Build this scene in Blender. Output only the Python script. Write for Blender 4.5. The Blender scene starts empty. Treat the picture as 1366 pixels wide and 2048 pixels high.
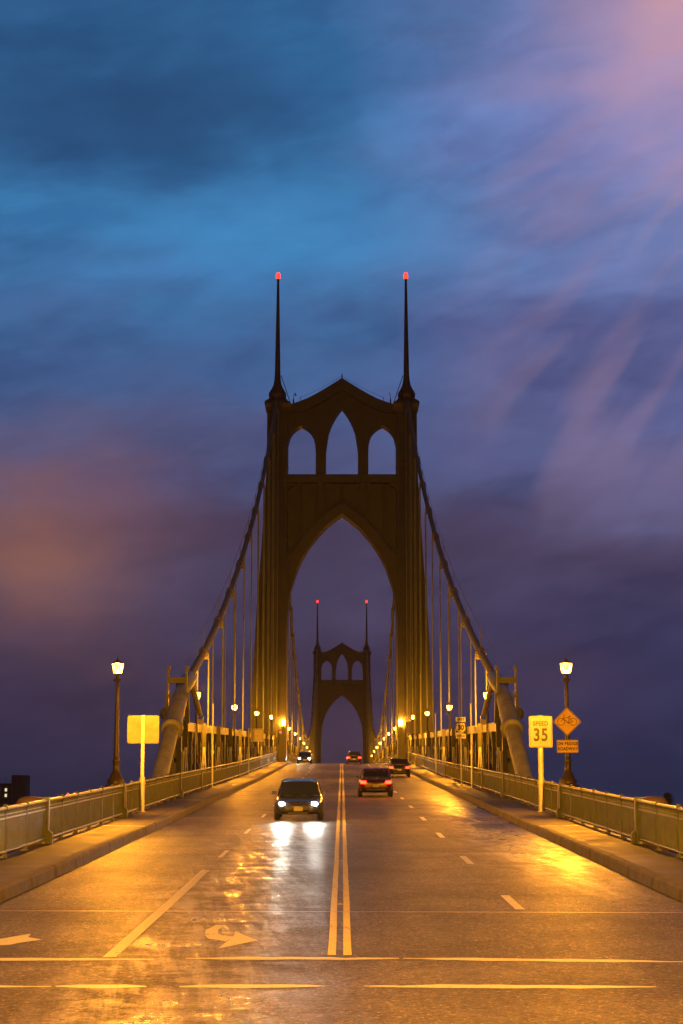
import bpy, math, random, bisect
from mathutils import Vector, Matrix
random.seed(7)
R = math.radians
scene = bpy.context.scene
COL = scene.collection

# ------------------------------------------------------------------ camera
CZ = 2.3
cam_d = bpy.data.cameras.new("camera")
cam_d.sensor_fit = 'VERTICAL'; cam_d.sensor_height = 36.0
cam_d.lens = 3660/2048*36; cam_d.shift_x = -1/2048
cam_d.clip_start = 0.1; cam_d.clip_end = 30000
cam = bpy.data.objects.new("camera", cam_d); COL.objects.link(cam)
cam.location = (0, 0, CZ); cam.rotation_euler = (R(90+8.76), 0, 0)
scene.camera = cam
scene.view_settings.view_transform = 'Standard'
scene.view_settings.look = 'None'
scene.view_settings.exposure = 0
scene.view_settings.gamma = 1
scene.cycles.use_denoising = True
scene.cycles.sample_clamp_indirect = 6
scene.cycles.max_bounces = 5

# ------------------------------------------------------------------ node helper
def s2l(c):
    return tuple(((v/255)/12.92 if v/255 <= .04045 else ((v/255+.055)/1.055)**2.4) for v in c)
class NT:
    def __init__(s, tree): s.t = tree; s.n = tree.nodes; s.l = tree.links
    def node(s, kind, **kw):
        n = s.n.new(kind)
        ins = kw.pop('ins', {})
        for k, v in kw.items(): setattr(n, k, v)
        for k, v in ins.items(): s.set(n, k, v)
        return n
    def set(s, n, k, v):
        sock = n.inputs[k]
        if isinstance(v, bpy.types.NodeSocket): s.l.new(v, sock)
        else: sock.default_value = v
    def math(s, op, a, b=0.0, c=None, clamp=False):
        n = s.node('ShaderNodeMath', operation=op, use_clamp=clamp)
        s.set(n, 0, a); s.set(n, 1, b)
        if c is not None: s.set(n, 2, c)
        return n.outputs[0]
    def mix(s, f, a, b, blend='MIX'):
        n = s.node('ShaderNodeMix', data_type='RGBA', blend_type=blend)
        s.set(n, 0, f); s.set(n, 6, a if not isinstance(a, tuple) else a[:3]+(1,)); s.set(n, 7, b if not isinstance(b, tuple) else b[:3]+(1,))
        return n.outputs[2]
    def ramp(s, f, stops, interp='EASE'):
        n = s.node('ShaderNodeValToRGB'); cr = n.color_ramp; cr.interpolation = interp
        while len(cr.elements) > 1: cr.elements.remove(cr.elements[-1])
        for i, (p, c) in enumerate(stops):
            e = cr.elements[0] if i == 0 else cr.elements.new(p)
            e.position = p; e.color = tuple(c[:3])+(1,)
        s.set(n, 0, f); return n.outputs[0]
    def maprange(s, v, a, b, c=0.0, d=1.0, smooth=True):
        n = s.node('ShaderNodeMapRange', interpolation_type='SMOOTHSTEP' if smooth else 'LINEAR')
        for i, x in enumerate((v, a, b, c, d)): s.set(n, i, x)
        return n.outputs[0]
    def noise(s, vec, scale, detail=4, rough=.5, dist=0):
        n = s.node('ShaderNodeTexNoise'); s.set(n, 'Vector', vec)
        s.set(n, 'Scale', scale); s.set(n, 'Detail', detail); s.set(n, 'Roughness', rough); s.set(n, 'Distortion', dist)
        return n.outputs[0]
    def comb(s, x, y, z):
        n = s.node('ShaderNodeCombineXYZ'); s.set(n, 0, x); s.set(n, 1, y); s.set(n, 2, z); return n.outputs[0]

# ------------------------------------------------------------------ dusk sky with drifting cloud
world = bpy.data.worlds.new("World"); scene.world = world; world.use_nodes = True
w = NT(world.node_tree); w.n.clear()
tc = w.node('ShaderNodeTexCoord'); sp = w.node('ShaderNodeSeparateXYZ'); w.l.new(tc.outputs['Generated'], sp.inputs[0])
az = w.math('MULTIPLY', w.math('ARCTAN2', sp.outputs[0], sp.outputs[1]), 57.2958)
el = w.math('MULTIPLY', w.math('ARCSINE', sp.outputs[2]), 57.2958)
sv = w.comb(w.math('MULTIPLY', az, .06), w.math('MULTIPLY', el, .13), 0.0)
wob = w.math('MULTIPLY', w.math('SUBTRACT', w.noise(sv, 2.1, 4, .5), .5), 7.0)
el2 = w.math('ADD', el, wob)
def E(v): return v/27.0
f_el = w.math('DIVIDE', el2, 27.0, clamp=True)
left = w.ramp(f_el, [(E(0), s2l((48,44,72))), (E(3.5), s2l((57,50,78))), (E(7), s2l((70,64,94))), (E(10.5), s2l((76,84,126))),
                     (E(13.5), s2l((66,98,148))), (E(17.5), s2l((58,122,176))), (E(20.5), s2l((44,90,138))), (E(24.5), s2l((44,94,142)))])
right = w.ramp(f_el, [(E(0), s2l((36,42,76))), (E(3.5), s2l((52,52,88))), (E(7), s2l((74,68,100))), (E(10), s2l((86,92,138))),
                      (E(14), s2l((92,98,148))), (E(17.5), s2l((108,128,184))), (E(20.5), s2l((110,128,188))), (E(24.5), s2l((100,120,174)))])
azm = w.math('ADD', az, w.math('MULTIPLY', w.math('SUBTRACT', w.noise(sv, 3.0, 3, .5), .5), 6.0))
base = w.mix(w.maprange(azm, -1.0, 7.5), left, right)
# darker drifting cloud bands
cv = w.comb(w.math('MULTIPLY', w.math('ADD', az, w.math('MULTIPLY', el, .55)), .05), w.math('MULTIPLY', w.math('SUBTRACT', el, w.math('MULTIPLY', az, .12)), .17), 1.7)
cl = w.noise(cv, 2.6, 5, .52, .25)
base = w.mix(w.maprange(cl, .50, .70, 0, .55), base, w.mix(1.0, base, (.52,.56,.66,1), 'MULTIPLY'))
base = w.mix(w.maprange(cl, .48, .30, 0, .45), base, w.mix(1.0, base, (1.28,1.38,1.38,1), 'MULTIPLY'))
def blob(ax, ey, rx, ry, warp=1.5):
    a = w.math('DIVIDE', w.math('SUBTRACT', w.math('ADD', az, w.math('MULTIPLY', w.math('SUBTRACT', w.noise(sv, 4.0, 3), .5), warp)), ax), rx)
    b = w.math('DIVIDE', w.math('SUBTRACT', w.math('ADD', el, w.math('MULTIPLY', w.math('SUBTRACT', w.noise(sv, 5.3, 3), .5), warp)), ey), ry)
    d = w.math('ADD', w.math('MULTIPLY', a, a), w.math('MULTIPLY', b, b))
    return w.math('POWER', 2.718, w.math('MULTIPLY', d, -1.0))
cf = w.noise(w.comb(w.math('MULTIPLY', az, .16), w.math('MULTIPLY', w.math('SUBTRACT', el, w.math('MULTIPLY', az, .25)), .42), 8.2), 2.4, 7, .6, .5)
base = w.mix(w.maprange(cf, .46, .66, 0, .26), base, w.mix(1.0, base, (.66,.68,.76,1), 'MULTIPLY'))
base = w.mix(w.maprange(cf, .52, .34, 0, .24), base, w.mix(1.0, base, (1.22,1.26,1.22,1), 'MULTIPLY'))
base = w.mix(w.math('MULTIPLY', blob(-9.5, 7.6, 3.0, 2.4, 2.5), .74), base, s2l((156,104,84)))      # lamp-lit cloud low on the left
base = w.mix(w.math('MULTIPLY', blob(-7.8, 9.2, 3.0, 1.8, 3), .4), base, s2l((122,88,106)))
base = w.mix(w.math('MULTIPLY', blob(-1, 8.2, 12, .9, 3), .35), base, s2l((70,48,66)))
base = w.mix(w.math('MULTIPLY', blob(-7.2, 21.2, 4.4, 1.5, 3), .7), base, s2l((34,70,112)))
base = w.mix(w.math('MULTIPLY', blob(-1.5, 17.4, 5.2, 1.5, 4), .5), base, s2l((70,138,194)))
base = w.mix(w.math('MULTIPLY', blob(1.6, 20.9, 1.3, .8, 4), .4), base, s2l((84,142,200)))
# pink streaks fanning down from the upper right
ang = w.math('ARCTAN2', w.math('SUBTRACT', el, 24.5), w.math('SUBTRACT', az, 18.0))
rad = w.math('SQRT', w.math('ADD', w.math('POWER', w.math('SUBTRACT', el, 24.5), 2.0), w.math('POWER', w.math('SUBTRACT', az, 18.0), 2.0)))
st = w.noise(w.comb(w.math('MULTIPLY', ang, 3.0), w.math('MULTIPLY', rad, .05), 4.4), 3.9, 2, .4, .15)
stm = w.math('MULTIPLY', w.maprange(st, .40, .68), w.math('MULTIPLY', w.math('MULTIPLY', w.maprange(az, 1.5, 8.5), w.maprange(az, 17.0, 12.5)), w.math('MULTIPLY', w.maprange(el, 6.5, 11), w.maprange(el, 27.5, 17, .55, 1))))
base = w.mix(w.math('MULTIPLY', stm, .32), base, s2l((160,130,156)))
base = w.mix(w.math('MULTIPLY', blob(11.5, 23.5, 3.6, 4.0, 4), .8), base, s2l((205,158,176)))
base = w.mix(w.math('MULTIPLY', blob(11.2, 25.2, 1.6, 1.1, 3), .6), base, s2l((226,160,140)))
# away from the view the dusk sky is plain and dim
away = w.math('MAXIMUM', w.maprange(w.math('ABSOLUTE', az), 16, 42), w.maprange(el, 27, 45))
base = w.mix(away, base, s2l((26,27,42)))
bg = w.node('ShaderNodeBackground'); w.l.new(base, bg.inputs[0]); bg.inputs[1].default_value = 1.0
wo = w.node('ShaderNodeOutputWorld'); w.l.new(bg.outputs[0], wo.inputs[0])

# ------------------------------------------------------------------ materials
MATS = {}
def mat(name, col, rough=.6, metal=0.0, var=.25, scale=3.0, bump=0.0, bscale=40, emit=None, estr=0, coat=0, rvar=.1, rust=0):
    if name in MATS: return MATS[name]
    m = bpy.data.materials.new(name); m.use_nodes = True
    t = NT(m.node_tree); b = t.n['Principled BSDF']
    tc = t.node('ShaderNodeTexCoord'); ob = tc.outputs['Object']
    nz = t.noise(ob, scale, 6, .6)
    c2 = tuple(v*(1-var) for v in col[:3]); c3 = tuple(min(1, v*(1+var)) for v in col[:3])
    cc = t.ramp(nz, [(.3, c2), (.7, c3)], 'LINEAR')
    if rust:      # rust blooms and vertical run-off stains
        s3 = t.node('ShaderNodeSeparateXYZ'); t.l.new(ob, s3.inputs[0])
        rn = t.noise(t.comb(s3.outputs[0], s3.outputs[1], t.math('MULTIPLY', s3.outputs[2], .25)), scale*3, 6, .7)
        cc = t.mix(t.maprange(rn, .56, .68, 0, rust), cc, (.10,.045,.018,1))
        cc = t.mix(t.maprange(t.noise(ob, scale*11, 4, .7), .58, .66, 0, rust), cc, (.06,.035,.02,1))
    t.l.new(cc, b.inputs['Base Color'])
    b.inputs['Metallic'].default_value = metal
    t.l.new(t.maprange(nz, .3, .7, max(.02, rough-rvar), min(1, rough+rvar), False), b.inputs['Roughness'])
    if coat: b.inputs['Coat Weight'].default_value = coat
    if bump:
        bn = t.node('ShaderNodeBump'); bn.inputs['Strength'].default_value = bump; bn.inputs['Distance'].default_value = .02
        t.l.new(t.noise(ob, bscale, 5, .6), bn.inputs['Height']); t.l.new(bn.outputs[0], b.inputs['Normal'])
    if emit:
        b.inputs['Emission Color'].default_value = tuple(emit)+(1,); b.inputs['Emission Strength'].default_value = estr
    MATS[name] = m; return m

GREEN = mat('green_steel_paint', (.20,.235,.15), .5, 0, .3, 1.2, .15, 30)
TOWER = mat('weathered_green_tower_steel', (.042,.044,.040), .6, 0, .4, .5, .25, 6, rust=.5)
RAILP = mat('green_railing_paint', (.13,.15,.055), .42, 0, .35, 2.2, .2, 60, rust=.7)
CABLE = mat('cable_wrapping_paint', (.19,.175,.14), .75, 0, .2, 2, .1, 30)
ROD = mat('pale_suspender_rod', (.5,.52,.46), .4, .2, .2, 3)
CHORD = mat('pale_chord_paint', (.72,.66,.46), .55, 0, .22, .9, .1, 20)
DARK = mat('dark_green_iron', (.045,.045,.03), .5, 0, .3, 4)
def lamp_glass(name, col, strength, trans):
    m = bpy.data.materials.new(name); m.use_nodes = True; t = NT(m.node_tree); t.n.clear()
    e = t.node('ShaderNodeEmission'); e.inputs[0].default_value = tuple(col)+(1,); e.inputs[1].default_value = strength
    tr = t.node('ShaderNodeBsdfTransparent'); mx = t.node('ShaderNodeMixShader'); mx.inputs[0].default_value = 1-trans
    t.l.new(tr.outputs[0], mx.inputs[1]); t.l.new(e.outputs[0], mx.inputs[2])
    o = t.node('ShaderNodeOutputMaterial'); t.l.new(mx.outputs[0], o.inputs[0]); return m
LPOST = mat('lamp_post_iron', (.05,.035,.025), .42, 0, .3, 6, .2, 50)
GALV = mat('galvanised_steel', (.52,.53,.50), .45, .35, .2, 7, .1, 60)
ALU = mat('sign_back_aluminium', (.20,.18,.15), .5, .25, .4, 2.0)
SPIRE = mat('spire_steel', (.055,.035,.03), .5, 0, .3, .8)
CONC = mat('bridge_concrete', (.26,.24,.21), .85, 0, .3, .6, .5, 25)
RED = mat('red_beacon_glass', (.6,.02,.01), .3, emit=(1,.02,.008), estr=6)
REDS = mat('red_signal_glass', (.6,.02,.01), .3, emit=(1,.03,.015), estr=10)
GLOW = lamp_glass('lit_lantern_glass', (1,.37,.04), 9, .6)
BULB = mat('white_hot_bulb', (1,1,1), .3, emit=(1,.7,.25), estr=60)
LAMP_W = 11500
SHEETW = mat('white_reflective_sheeting', (.27,.26,.23), .45, 0, .04, 8)
SHEETB = mat('brightened_white_sheeting', (.72,.69,.6), .45, 0, .04, 8)  # lighter copy of the white sheeting, standing in for light the route signs lack
SHEETO = mat('orange_reflective_sheeting', (.72,.42,.06), .45, 0, .06, 8)
BLACK = mat('sign_black_paint', (.012,.012,.012), .5)
GLASS = mat('dark_car_glass', (.012,.014,.018), .06, 0, .1)
TYRE = mat('tyre_rubber', (.02,.02,.02), .8)
RIM = mat('alloy_rim', (.5,.5,.52), .3, .8)
CHROME = mat('chrome_trim', (.6,.6,.6), .15, 1)

def asphalt():
    m = bpy.data.materials.new('damp_asphalt'); m.use_nodes = True
    t = NT(m.node_tree); b = t.n['Principled BSDF']
    tc = t.node('ShaderNodeTexCoord'); ob = tc.outputs['Object']
    s = t.node('ShaderNodeSeparateXYZ'); t.l.new(ob, s.inputs[0]); X, Y = s.outputs[0], s.outputs[1]
    stretch = t.comb(X, t.math('MULTIPLY', Y, .18), 0.0)
    big = t.noise(ob, .35, 5, .6, .4); fine = t.noise(ob, 38, 4, .7); streak = t.noise(stretch, 1.6, 6, .62, .3)
    col = t.ramp(t.math('ADD', t.math('MULTIPLY', big, .45), t.math('MULTIPLY', streak, .55)), [(.34, (.046,.038,.026)), (.5, (.078,.066,.046)), (.66, (.122,.104,.074))], 'LINEAR')
    # aggregate speckle
    col = t.mix(t.maprange(fine, .55, .70, 0, .75), col, (.30,.27,.23,1))
    mid = t.noise(ob, 11, 5, .75)
    col = t.mix(t.maprange(mid, .48, .34, 0, .6), col, (.02,.018,.016,1))
    col = t.mix(t.maprange(mid, .56, .70, 0, .35), col, (.2,.18,.15,1))
    col = t.mix(t.maprange(fine, .45, .3, 0, .8), col, (.02,.018,.016,1))
    vg = t.node('ShaderNodeTexVoronoi'); t.set(vg, 'Vector', ob); t.set(vg, 'Scale', 34.0)
    sc_ = t.node('ShaderNodeSeparateColor'); t.l.new(vg.outputs['Color'], sc_.inputs[0]); rnd, rnd2 = sc_.outputs[0], sc_.outputs[1]
    col = t.mix(.75, col, t.mix(1.0, col, t.ramp(rnd, [(0, (.35,.33,.31)), (.5, (.9,.9,.9)), (.92, (1.5,1.5,1.5)), (.97, (4.5,4.4,4.2))], 'LINEAR'), 'MULTIPLY'))
    vb = t.node('ShaderNodeTexVoronoi'); t.set(vb, 'Vector', ob); t.set(vb, 'Scale', 13.0)
    sb_ = t.node('ShaderNodeSeparateColor'); t.l.new(vb.outputs['Color'], sb_.inputs[0])
    col = t.mix(t.maprange(sb_.outputs[0], .3, 1.0, 0, .35), col, t.mix(1.0, col, (.45,.43,.4,1), 'MULTIPLY'))
    # dark wheel tracks and lane-centre oil
    lane = t.math('PINGPONG', t.math('ADD', X, 6.1), 1.525)
    col = t.mix(t.maprange(lane, 1.1, 1.5, 0, .35), col, (.035,.03,.027,1))
    # wetness: gutter of the right-hand lanes, patches elsewhere
    cx = t.math('SUBTRACT', X, 5.0)
    gut = t.math('POWER', 2.718, t.math('MULTIPLY', t.math('MULTIPLY', cx, cx), -.8))
    gut = t.math('MULTIPLY', gut, t.math('MULTIPLY', t.maprange(Y, 29, 50), t.maprange(Y, 120, 75)))
    gut2 = t.math('POWER', 2.718, t.math('MULTIPLY', t.math('POWER', t.math('ADD', X, 1.9), 2.0), -.5))
    gut2 = t.math('MULTIPLY', gut2, t.math('MULTIPLY', t.maprange(Y, 90, 50), .75))
    arc = t.noise(t.comb(t.math('ADD', X, t.math('MULTIPLY', Y, .10)), t.math('MULTIPLY', Y, .07), 3.0), 3.0, 6, .7, .8)
    wn = t.math('ADD', t.math('MULTIPLY', arc, .6), t.math('MULTIPLY', t.noise(ob, 1.3, 6, .65, .6), .6))
    wet = t.math('ADD', t.math('MULTIPLY', t.math('MAXIMUM', gut, gut2), t.maprange(wn, .50, .70)), t.maprange(wn, .66, .85, 0, .3), clamp=True)
    col = t.mix(t.math('MULTIPLY', wet, .35), col, (.02,.018,.016,1))
    # thin cracks
    vo = t.node('ShaderNodeTexVoronoi', feature='DISTANCE_TO_EDGE'); t.set(vo, 'Vector', t.comb(t.math('ADD', X, t.math('MULTIPLY', big, 1.5)), t.math('ADD', t.math('MULTIPLY', Y, .45), t.math('MULTIPLY', streak, .6)), 0.0)); t.set(vo, 'Scale', .33)
    crack = t.math('MULTIPLY', t.maprange(vo.outputs[0], .007, .002), t.maprange(big, .5, .56))
    col = t.mix(t.math('MULTIPLY', crack, .8), col, (.012,.01,.01,1))
    t.l.new(col, b.inputs['Base Color'])
    ro = t.math('SUBTRACT', t.maprange(t.math('ADD', t.math('MULTIPLY', mid, .6), t.math('MULTIPLY', big, .4)), .35, .65, .62, .40, False), t.math('MULTIPLY', wet, .32))
    t.l.new(ro, b.inputs['Roughness']); t.set(b, 'Specular IOR Level', t.math('ADD', .18, t.math('MULTIPLY', wet, .45)))
    bn = t.node('ShaderNodeBump'); bn.inputs['Distance'].default_value = .03
    t.set(bn, 'Strength', t.math('SUBTRACT', .75, t.math('MULTIPLY', wet, .35)))
    t.l.new(t.math('ADD', t.math('ADD', t.math('MULTIPLY', rnd2, .45), t.math('MULTIPLY', fine, .5)), t.math('MULTIPLY', t.noise(ob, 9, 4, .6), .8)), bn.inputs['Height']); t.l.new(bn.outputs[0], b.inputs['Normal'])
    return m
ASPH = asphalt()
def paint(name, col, wear=.5):
    m = bpy.data.materials.new(name); m.use_nodes = True
    t = NT(m.node_tree); b = t.n['Principled BSDF']
    tc = t.node('ShaderNodeTexCoord'); ob = tc.outputs['Object']
    n1 = t.noise(ob, 14, 6, .7, .4); n2 = t.noise(ob, 1.1, 3, .5)
    worn = t.maprange(t.math('ADD', t.math('MULTIPLY', n1, .7), t.math('MULTIPLY', n2, .3)), wear+.01, wear+.08)
    c = t.mix(worn, tuple(col), (.10,.09,.08,1))
    c = t.mix(t.maprange(t.noise(ob, 30, 4, .7), .54, .64, 0, .6), c, (.14,.12,.10,1))
    b.inputs['Specular IOR Level'].default_value = .15
    t.l.new(c, b.inputs['Base Color']); b.inputs['Roughness'].default_value = .5
    bn = t.node('ShaderNodeBump'); bn.inputs['Distance'].default_value = .006; bn.inputs['Strength'].default_value = .5
    t.l.new(t.noise(ob, 40, 4, .6), bn.inputs['Height']); t.l.new(bn.outputs[0], b.inputs['Normal'])
    return m
PWHITE = paint('worn_white_road_paint', (.58,.57,.52), .575)
PYEL = paint('worn_yellow_road_paint', (.78,.66,.06), .55)
def sidewalk_mat():
    m = bpy.data.materials.new('stained_sidewalk_concrete'); m.use_nodes = True
    t = NT(m.node_tree); b = t.n['Principled BSDF']
    tc = t.node('ShaderNodeTexCoord'); ob = tc.outputs['Object']
    s = t.node('ShaderNodeSeparateXYZ'); t.l.new(ob, s.inputs[0])
    big = t.noise(ob, .8, 6, .65, .5); fine = t.noise(ob, 26, 5, .7)
    col = t.ramp(big, [(.3, (.05,.04,.03)), (.5, (.095,.078,.06)), (.7, (.15,.125,.10))], 'LINEAR')
    col = t.mix(t.maprange(fine, .5, .75, 0, .5), col, (.07,.055,.04,1))
    jt = t.math('PINGPONG', s.outputs[1], 2.77/2)
    col = t.mix(t.maprange(jt, .02, .008, 0, .75), col, (.03,.025,.02,1))
    t.l.new(col, b.inputs['Base Color'])
    t.l.new(t.maprange(big, .3, .7, .5, .8), b.inputs['Roughness'])
    bn = t.node('ShaderNodeBump'); bn.inputs['Distance'].default_value = .01; bn.inputs['Strength'].default_value = .5
    t.l.new(fine, bn.inputs['Height']); t.l.new(bn.outputs[0], b.inputs['Normal'])
    return m
SIDE = sidewalk_mat()
KERB = mat('chipped_kerb_concrete', (.12,.10,.08), .75, 0, .5, 2.2, .8, 18)
SOIL = mat('dark_river_bank', (.035,.04,.022), .95, 0, .4, .05, 0)

# ------------------------------------------------------------------ mesh builder
class MB:
    def __init__(s): s.v = []; s.f = []; s.sm = []
    def add(s, vs, fs, smooth=False):
        o = len(s.v); s.v += [tuple(p) for p in vs]
        s.f += [tuple(i+o for i in f) for f in fs]; s.sm += [smooth]*len(fs); return s
    def box(s, x0, x1, y0, y1, z0, z1):
        return s.add([(x0,y0,z0),(x1,y0,z0),(x1,y1,z0),(x0,y1,z0),(x0,y0,z1),(x1,y0,z1),(x1,y1,z1),(x0,y1,z1)],
                     [(0,3,2,1),(4,5,6,7),(0,1,5,4),(1,2,6,5),(2,3,7,6),(3,0,4,7)])
    def bar(s, p, q, wx, wz):      # rectangular bar p->q, mostly along y or x
        p = Vector(p); q = Vector(q); d = (q-p).normalized()
        a = Vector((1,0,0)) if abs(d.x) < .9 else Vector((0,1,0))
        u = (a - d*a.dot(d)).normalized(); v = d.cross(u)
        vs = []
        for c in (p, q):
            for i, j in ((-1,-1),(1,-1),(1,1),(-1,1)): vs.append(c+u*(i*wx/2)+v*(j*wz/2))
        return s.add(vs, [(0,3,2,1),(4,5,6,7),(0,1,5,4),(1,2,6,5),(2,3,7,6),(3,0,4,7)])
    def tube(s, pts, r, n=8, cap=True, smooth=True):
        pts = [Vector(p) for p in pts]; rs = r if isinstance(r, (list, tuple)) else [r]*len(pts)
        vs = []; fs = []
        for i, p in enumerate(pts):
            d = (pts[min(i+1, len(pts)-1)]-pts[max(i-1, 0)]).normalized()
            a = Vector((1,0,0)) if abs(d.x) < .9 else Vector((0,1,0))
            u = (a - d*a.dot(d)).normalized(); v = d.cross(u)
            for k in range(n):
                t = 2*math.pi*k/n; vs.append(p+u*(rs[i]*math.cos(t))+v*(rs[i]*math.sin(t)))
        for i in range(len(pts)-1):
            for k in range(n): fs.append((i*n+k, i*n+(k+1)%n, (i+1)*n+(k+1)%n, (i+1)*n+k))
        s.add(vs, fs, smooth)
        if cap:
            s.add(vs[:n], [tuple(range(n))[::-1]]); s.add(vs[-n:], [tuple(range(n))])
        return s
    def lathe(s, prof, n=12, c=(0,0,0), smooth=True, rot=0):
        vs = []; fs = []
        for r, z in prof:
            for k in range(n):
                t = 2*math.pi*(k+rot)/n; vs.append((c[0]+r*math.cos(t), c[1]+r*math.sin(t), c[2]+z))
        m = len(prof)
        for i in range(m-1):
            for k in range(n): fs.append((i*n+k, i*n+(k+1)%n, (i+1)*n+(k+1)%n, (i+1)*n+k))
        s.add(vs, fs, smooth)
        s.add(vs[:n], [tuple(range(n))[::-1]]); s.add(vs[-n:], [tuple(range(n))])
        return s
    def band(s, low, high, y0, y1):      # solid between two curves over shared x samples, thick in y
        n = len(low); vs = []; fs = []
        for (x, z0), (x2, z1) in zip(low, high):
            vs += [(x,y0,z0),(x2,y0,z1),(x,y1,z0),(x2,y1,z1)]
        for i in range(n-1):
            a = 4*i; b = a+4
            fs += [(a,b,b+1,a+1),(a+2,a+3,b+3,b+2),(a,a+2,b+2,b),(a+1,b+1,b+3,a+3)]
        fs += [(0,1,3,2),(4*n-4,4*n-2,4*n-1,4*n-3)]
        return s.add(vs, fs)
    def poly(s, pts, y0, y1):            # convex-ish polygon in xz extruded in y
        n = len(pts); vs = [(x,y0,z) for x,z in pts]+[(x,y1,z) for x,z in pts]
        fs = [tuple(range(n)), tuple(range(n,2*n))[::-1]]+[(i,i+n,(i+1)%n+n,(i+1)%n) for i in range(n)]
        return s.add(vs, fs)
    def mirrorx(s):
        n = len(s.v); s.v = [(-x,y,z) for x,y,z in s.v]; s.f = [f[::-1] for f in s.f]; return s
    def moved(s, dx=0, dy=0, dz=0): s.v = [(x+dx,y+dy,z+dz) for x,y,z in s.v]; return s
    def build(s, name, m, parent=None, bevel=0, loc=None):
        me = bpy.data.meshes.new(name); me.from_pydata(s.v, [], s.f)
        me.polygons.foreach_set('use_smooth', s.sm); me.update()
        import bmesh
        bm = bmesh.new(); bm.from_mesh(me); bmesh.ops.recalc_face_normals(bm, faces=bm.faces); bm.to_mesh(me); bm.free()
        me.materials.append(m)
        o = bpy.data.objects.new(name, me); COL.objects.link(o)
        if parent is not None: o.parent = parent
        if loc: o.location = loc
        if bevel:
            b = o.modifiers.new('bevel', 'BEVEL'); b.width = bevel; b.segments = 2; b.limit_method = 'ANGLE'
        return o
def thing(name, label, cat, loc=(0,0,0), rz=0, group=None):
    o = bpy.data.objects.new(name, None); COL.objects.link(o)
    o.location = loc; o.rotation_euler = (0,0,rz); o.empty_display_size = .2
    o['label'] = label; o['category'] = cat
    if group: o['group'] = group
    return o
def tag(o, label, cat, group=None):
    o['label'] = label; o['category'] = cat
    if group: o['group'] = group
    return o
def struct(o, kind='structure'): o['kind'] = kind; return o
def kids(o): return [c for c in bpy.data.objects if c.parent is o]
def copy_tree(o, parent=None):
    c = o.copy(); COL.objects.link(c); c.parent = parent
    for ch in kids(o): copy_tree(ch, c)
    return c
def text_mesh(body, size, m, parent, loc, name='lettering', bold=.0, align='CENTER', squash=1.0, space=1.0):
    cu = bpy.data.curves.new(name, 'FONT'); cu.body = body; cu.size = size; cu.align_x = align; cu.align_y = 'CENTER'
    cu.extrude = .002; cu.offset = bold; cu.space_character = space
    t = bpy.data.objects.new(name, cu); COL.objects.link(t)
    bpy.context.view_layer.update()
    me = bpy.data.meshes.new_from_object(t.evaluated_get(bpy.context.evaluated_depsgraph_get()))
    bpy.data.objects.remove(t)
    me.transform(Matrix.Rotation(R(90), 4, 'X') @ Matrix.Diagonal((squash,1,1,1)))
    me.materials.clear(); me.materials.append(m)
    o = bpy.data.objects.new(name, me); COL.objects.link(o); o.parent = parent; o.location = loc
    return o

# ------------------------------------------------------------------ road profile
KP = [(-60,0),(0,0),(20,.08),(32.6,.36),(46.6,.73),(66,1.27),(78.6,1.64),(140,3.38),(190,4.95),(215,5.72),(225,5.95),(278,6.7),(330,7.2),(404,7.45),(478,7.2),(530,6.7),(588,5.9),(700,2.2),(900,-5)]
KX = [k[0] for k in KP]
def road(y):
    n = len(KP)
    if y <= KX[0]: return 0
    if y >= KX[-1]: return KP[-1][1]
    i = bisect.bisect_right(KX, y)-1
    def m(j):
        if j <= 0 or j >= n-1: return 0
        h0 = KX[j]-KX[j-1]; h1 = KX[j+1]-KX[j]
        return ((KP[j][1]-KP[j-1][1])/h0*h1+(KP[j+1][1]-KP[j][1])/h1*h0)/(h0+h1)
    x0, z0 = KP[i]; x1, z1 = KP[i+1]; h = x1-x0; t = (y-x0)/h
    return z0*(2*t**3-3*t**2+1)+m(i)*h*(t**3-2*t*t+t)+z1*(3*t*t-2*t**3)+m(i+1)*h*(t**3-t*t)
def ys(y0, y1, st=2.0):
    n = max(1, int(round((y1-y0)/st))); return [y0+(y1-y0)*i/n for i in range(n+1)]
def sweep(mb, sec, y0, y1, st=2.0, closed=True):   # section (x,dz) swept along the road
    Y = ys(y0, y1, st); n = len(sec); vs = []; fs = []
    for y in Y:
        z = road(y); vs += [(x, y, z+dz) for x, dz in sec]
    for i in range(len(Y)-1):
        for k in range(n if closed else n-1):
            fs.append((i*n+k, i*n+(k+1)%n, (i+1)*n+(k+1)%n, (i+1)*n+k))
    if closed: fs += [tuple(range(n)), tuple(range((len(Y)-1)*n, len(Y)*n))[::-1]]
    return mb.add(vs, fs)

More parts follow.
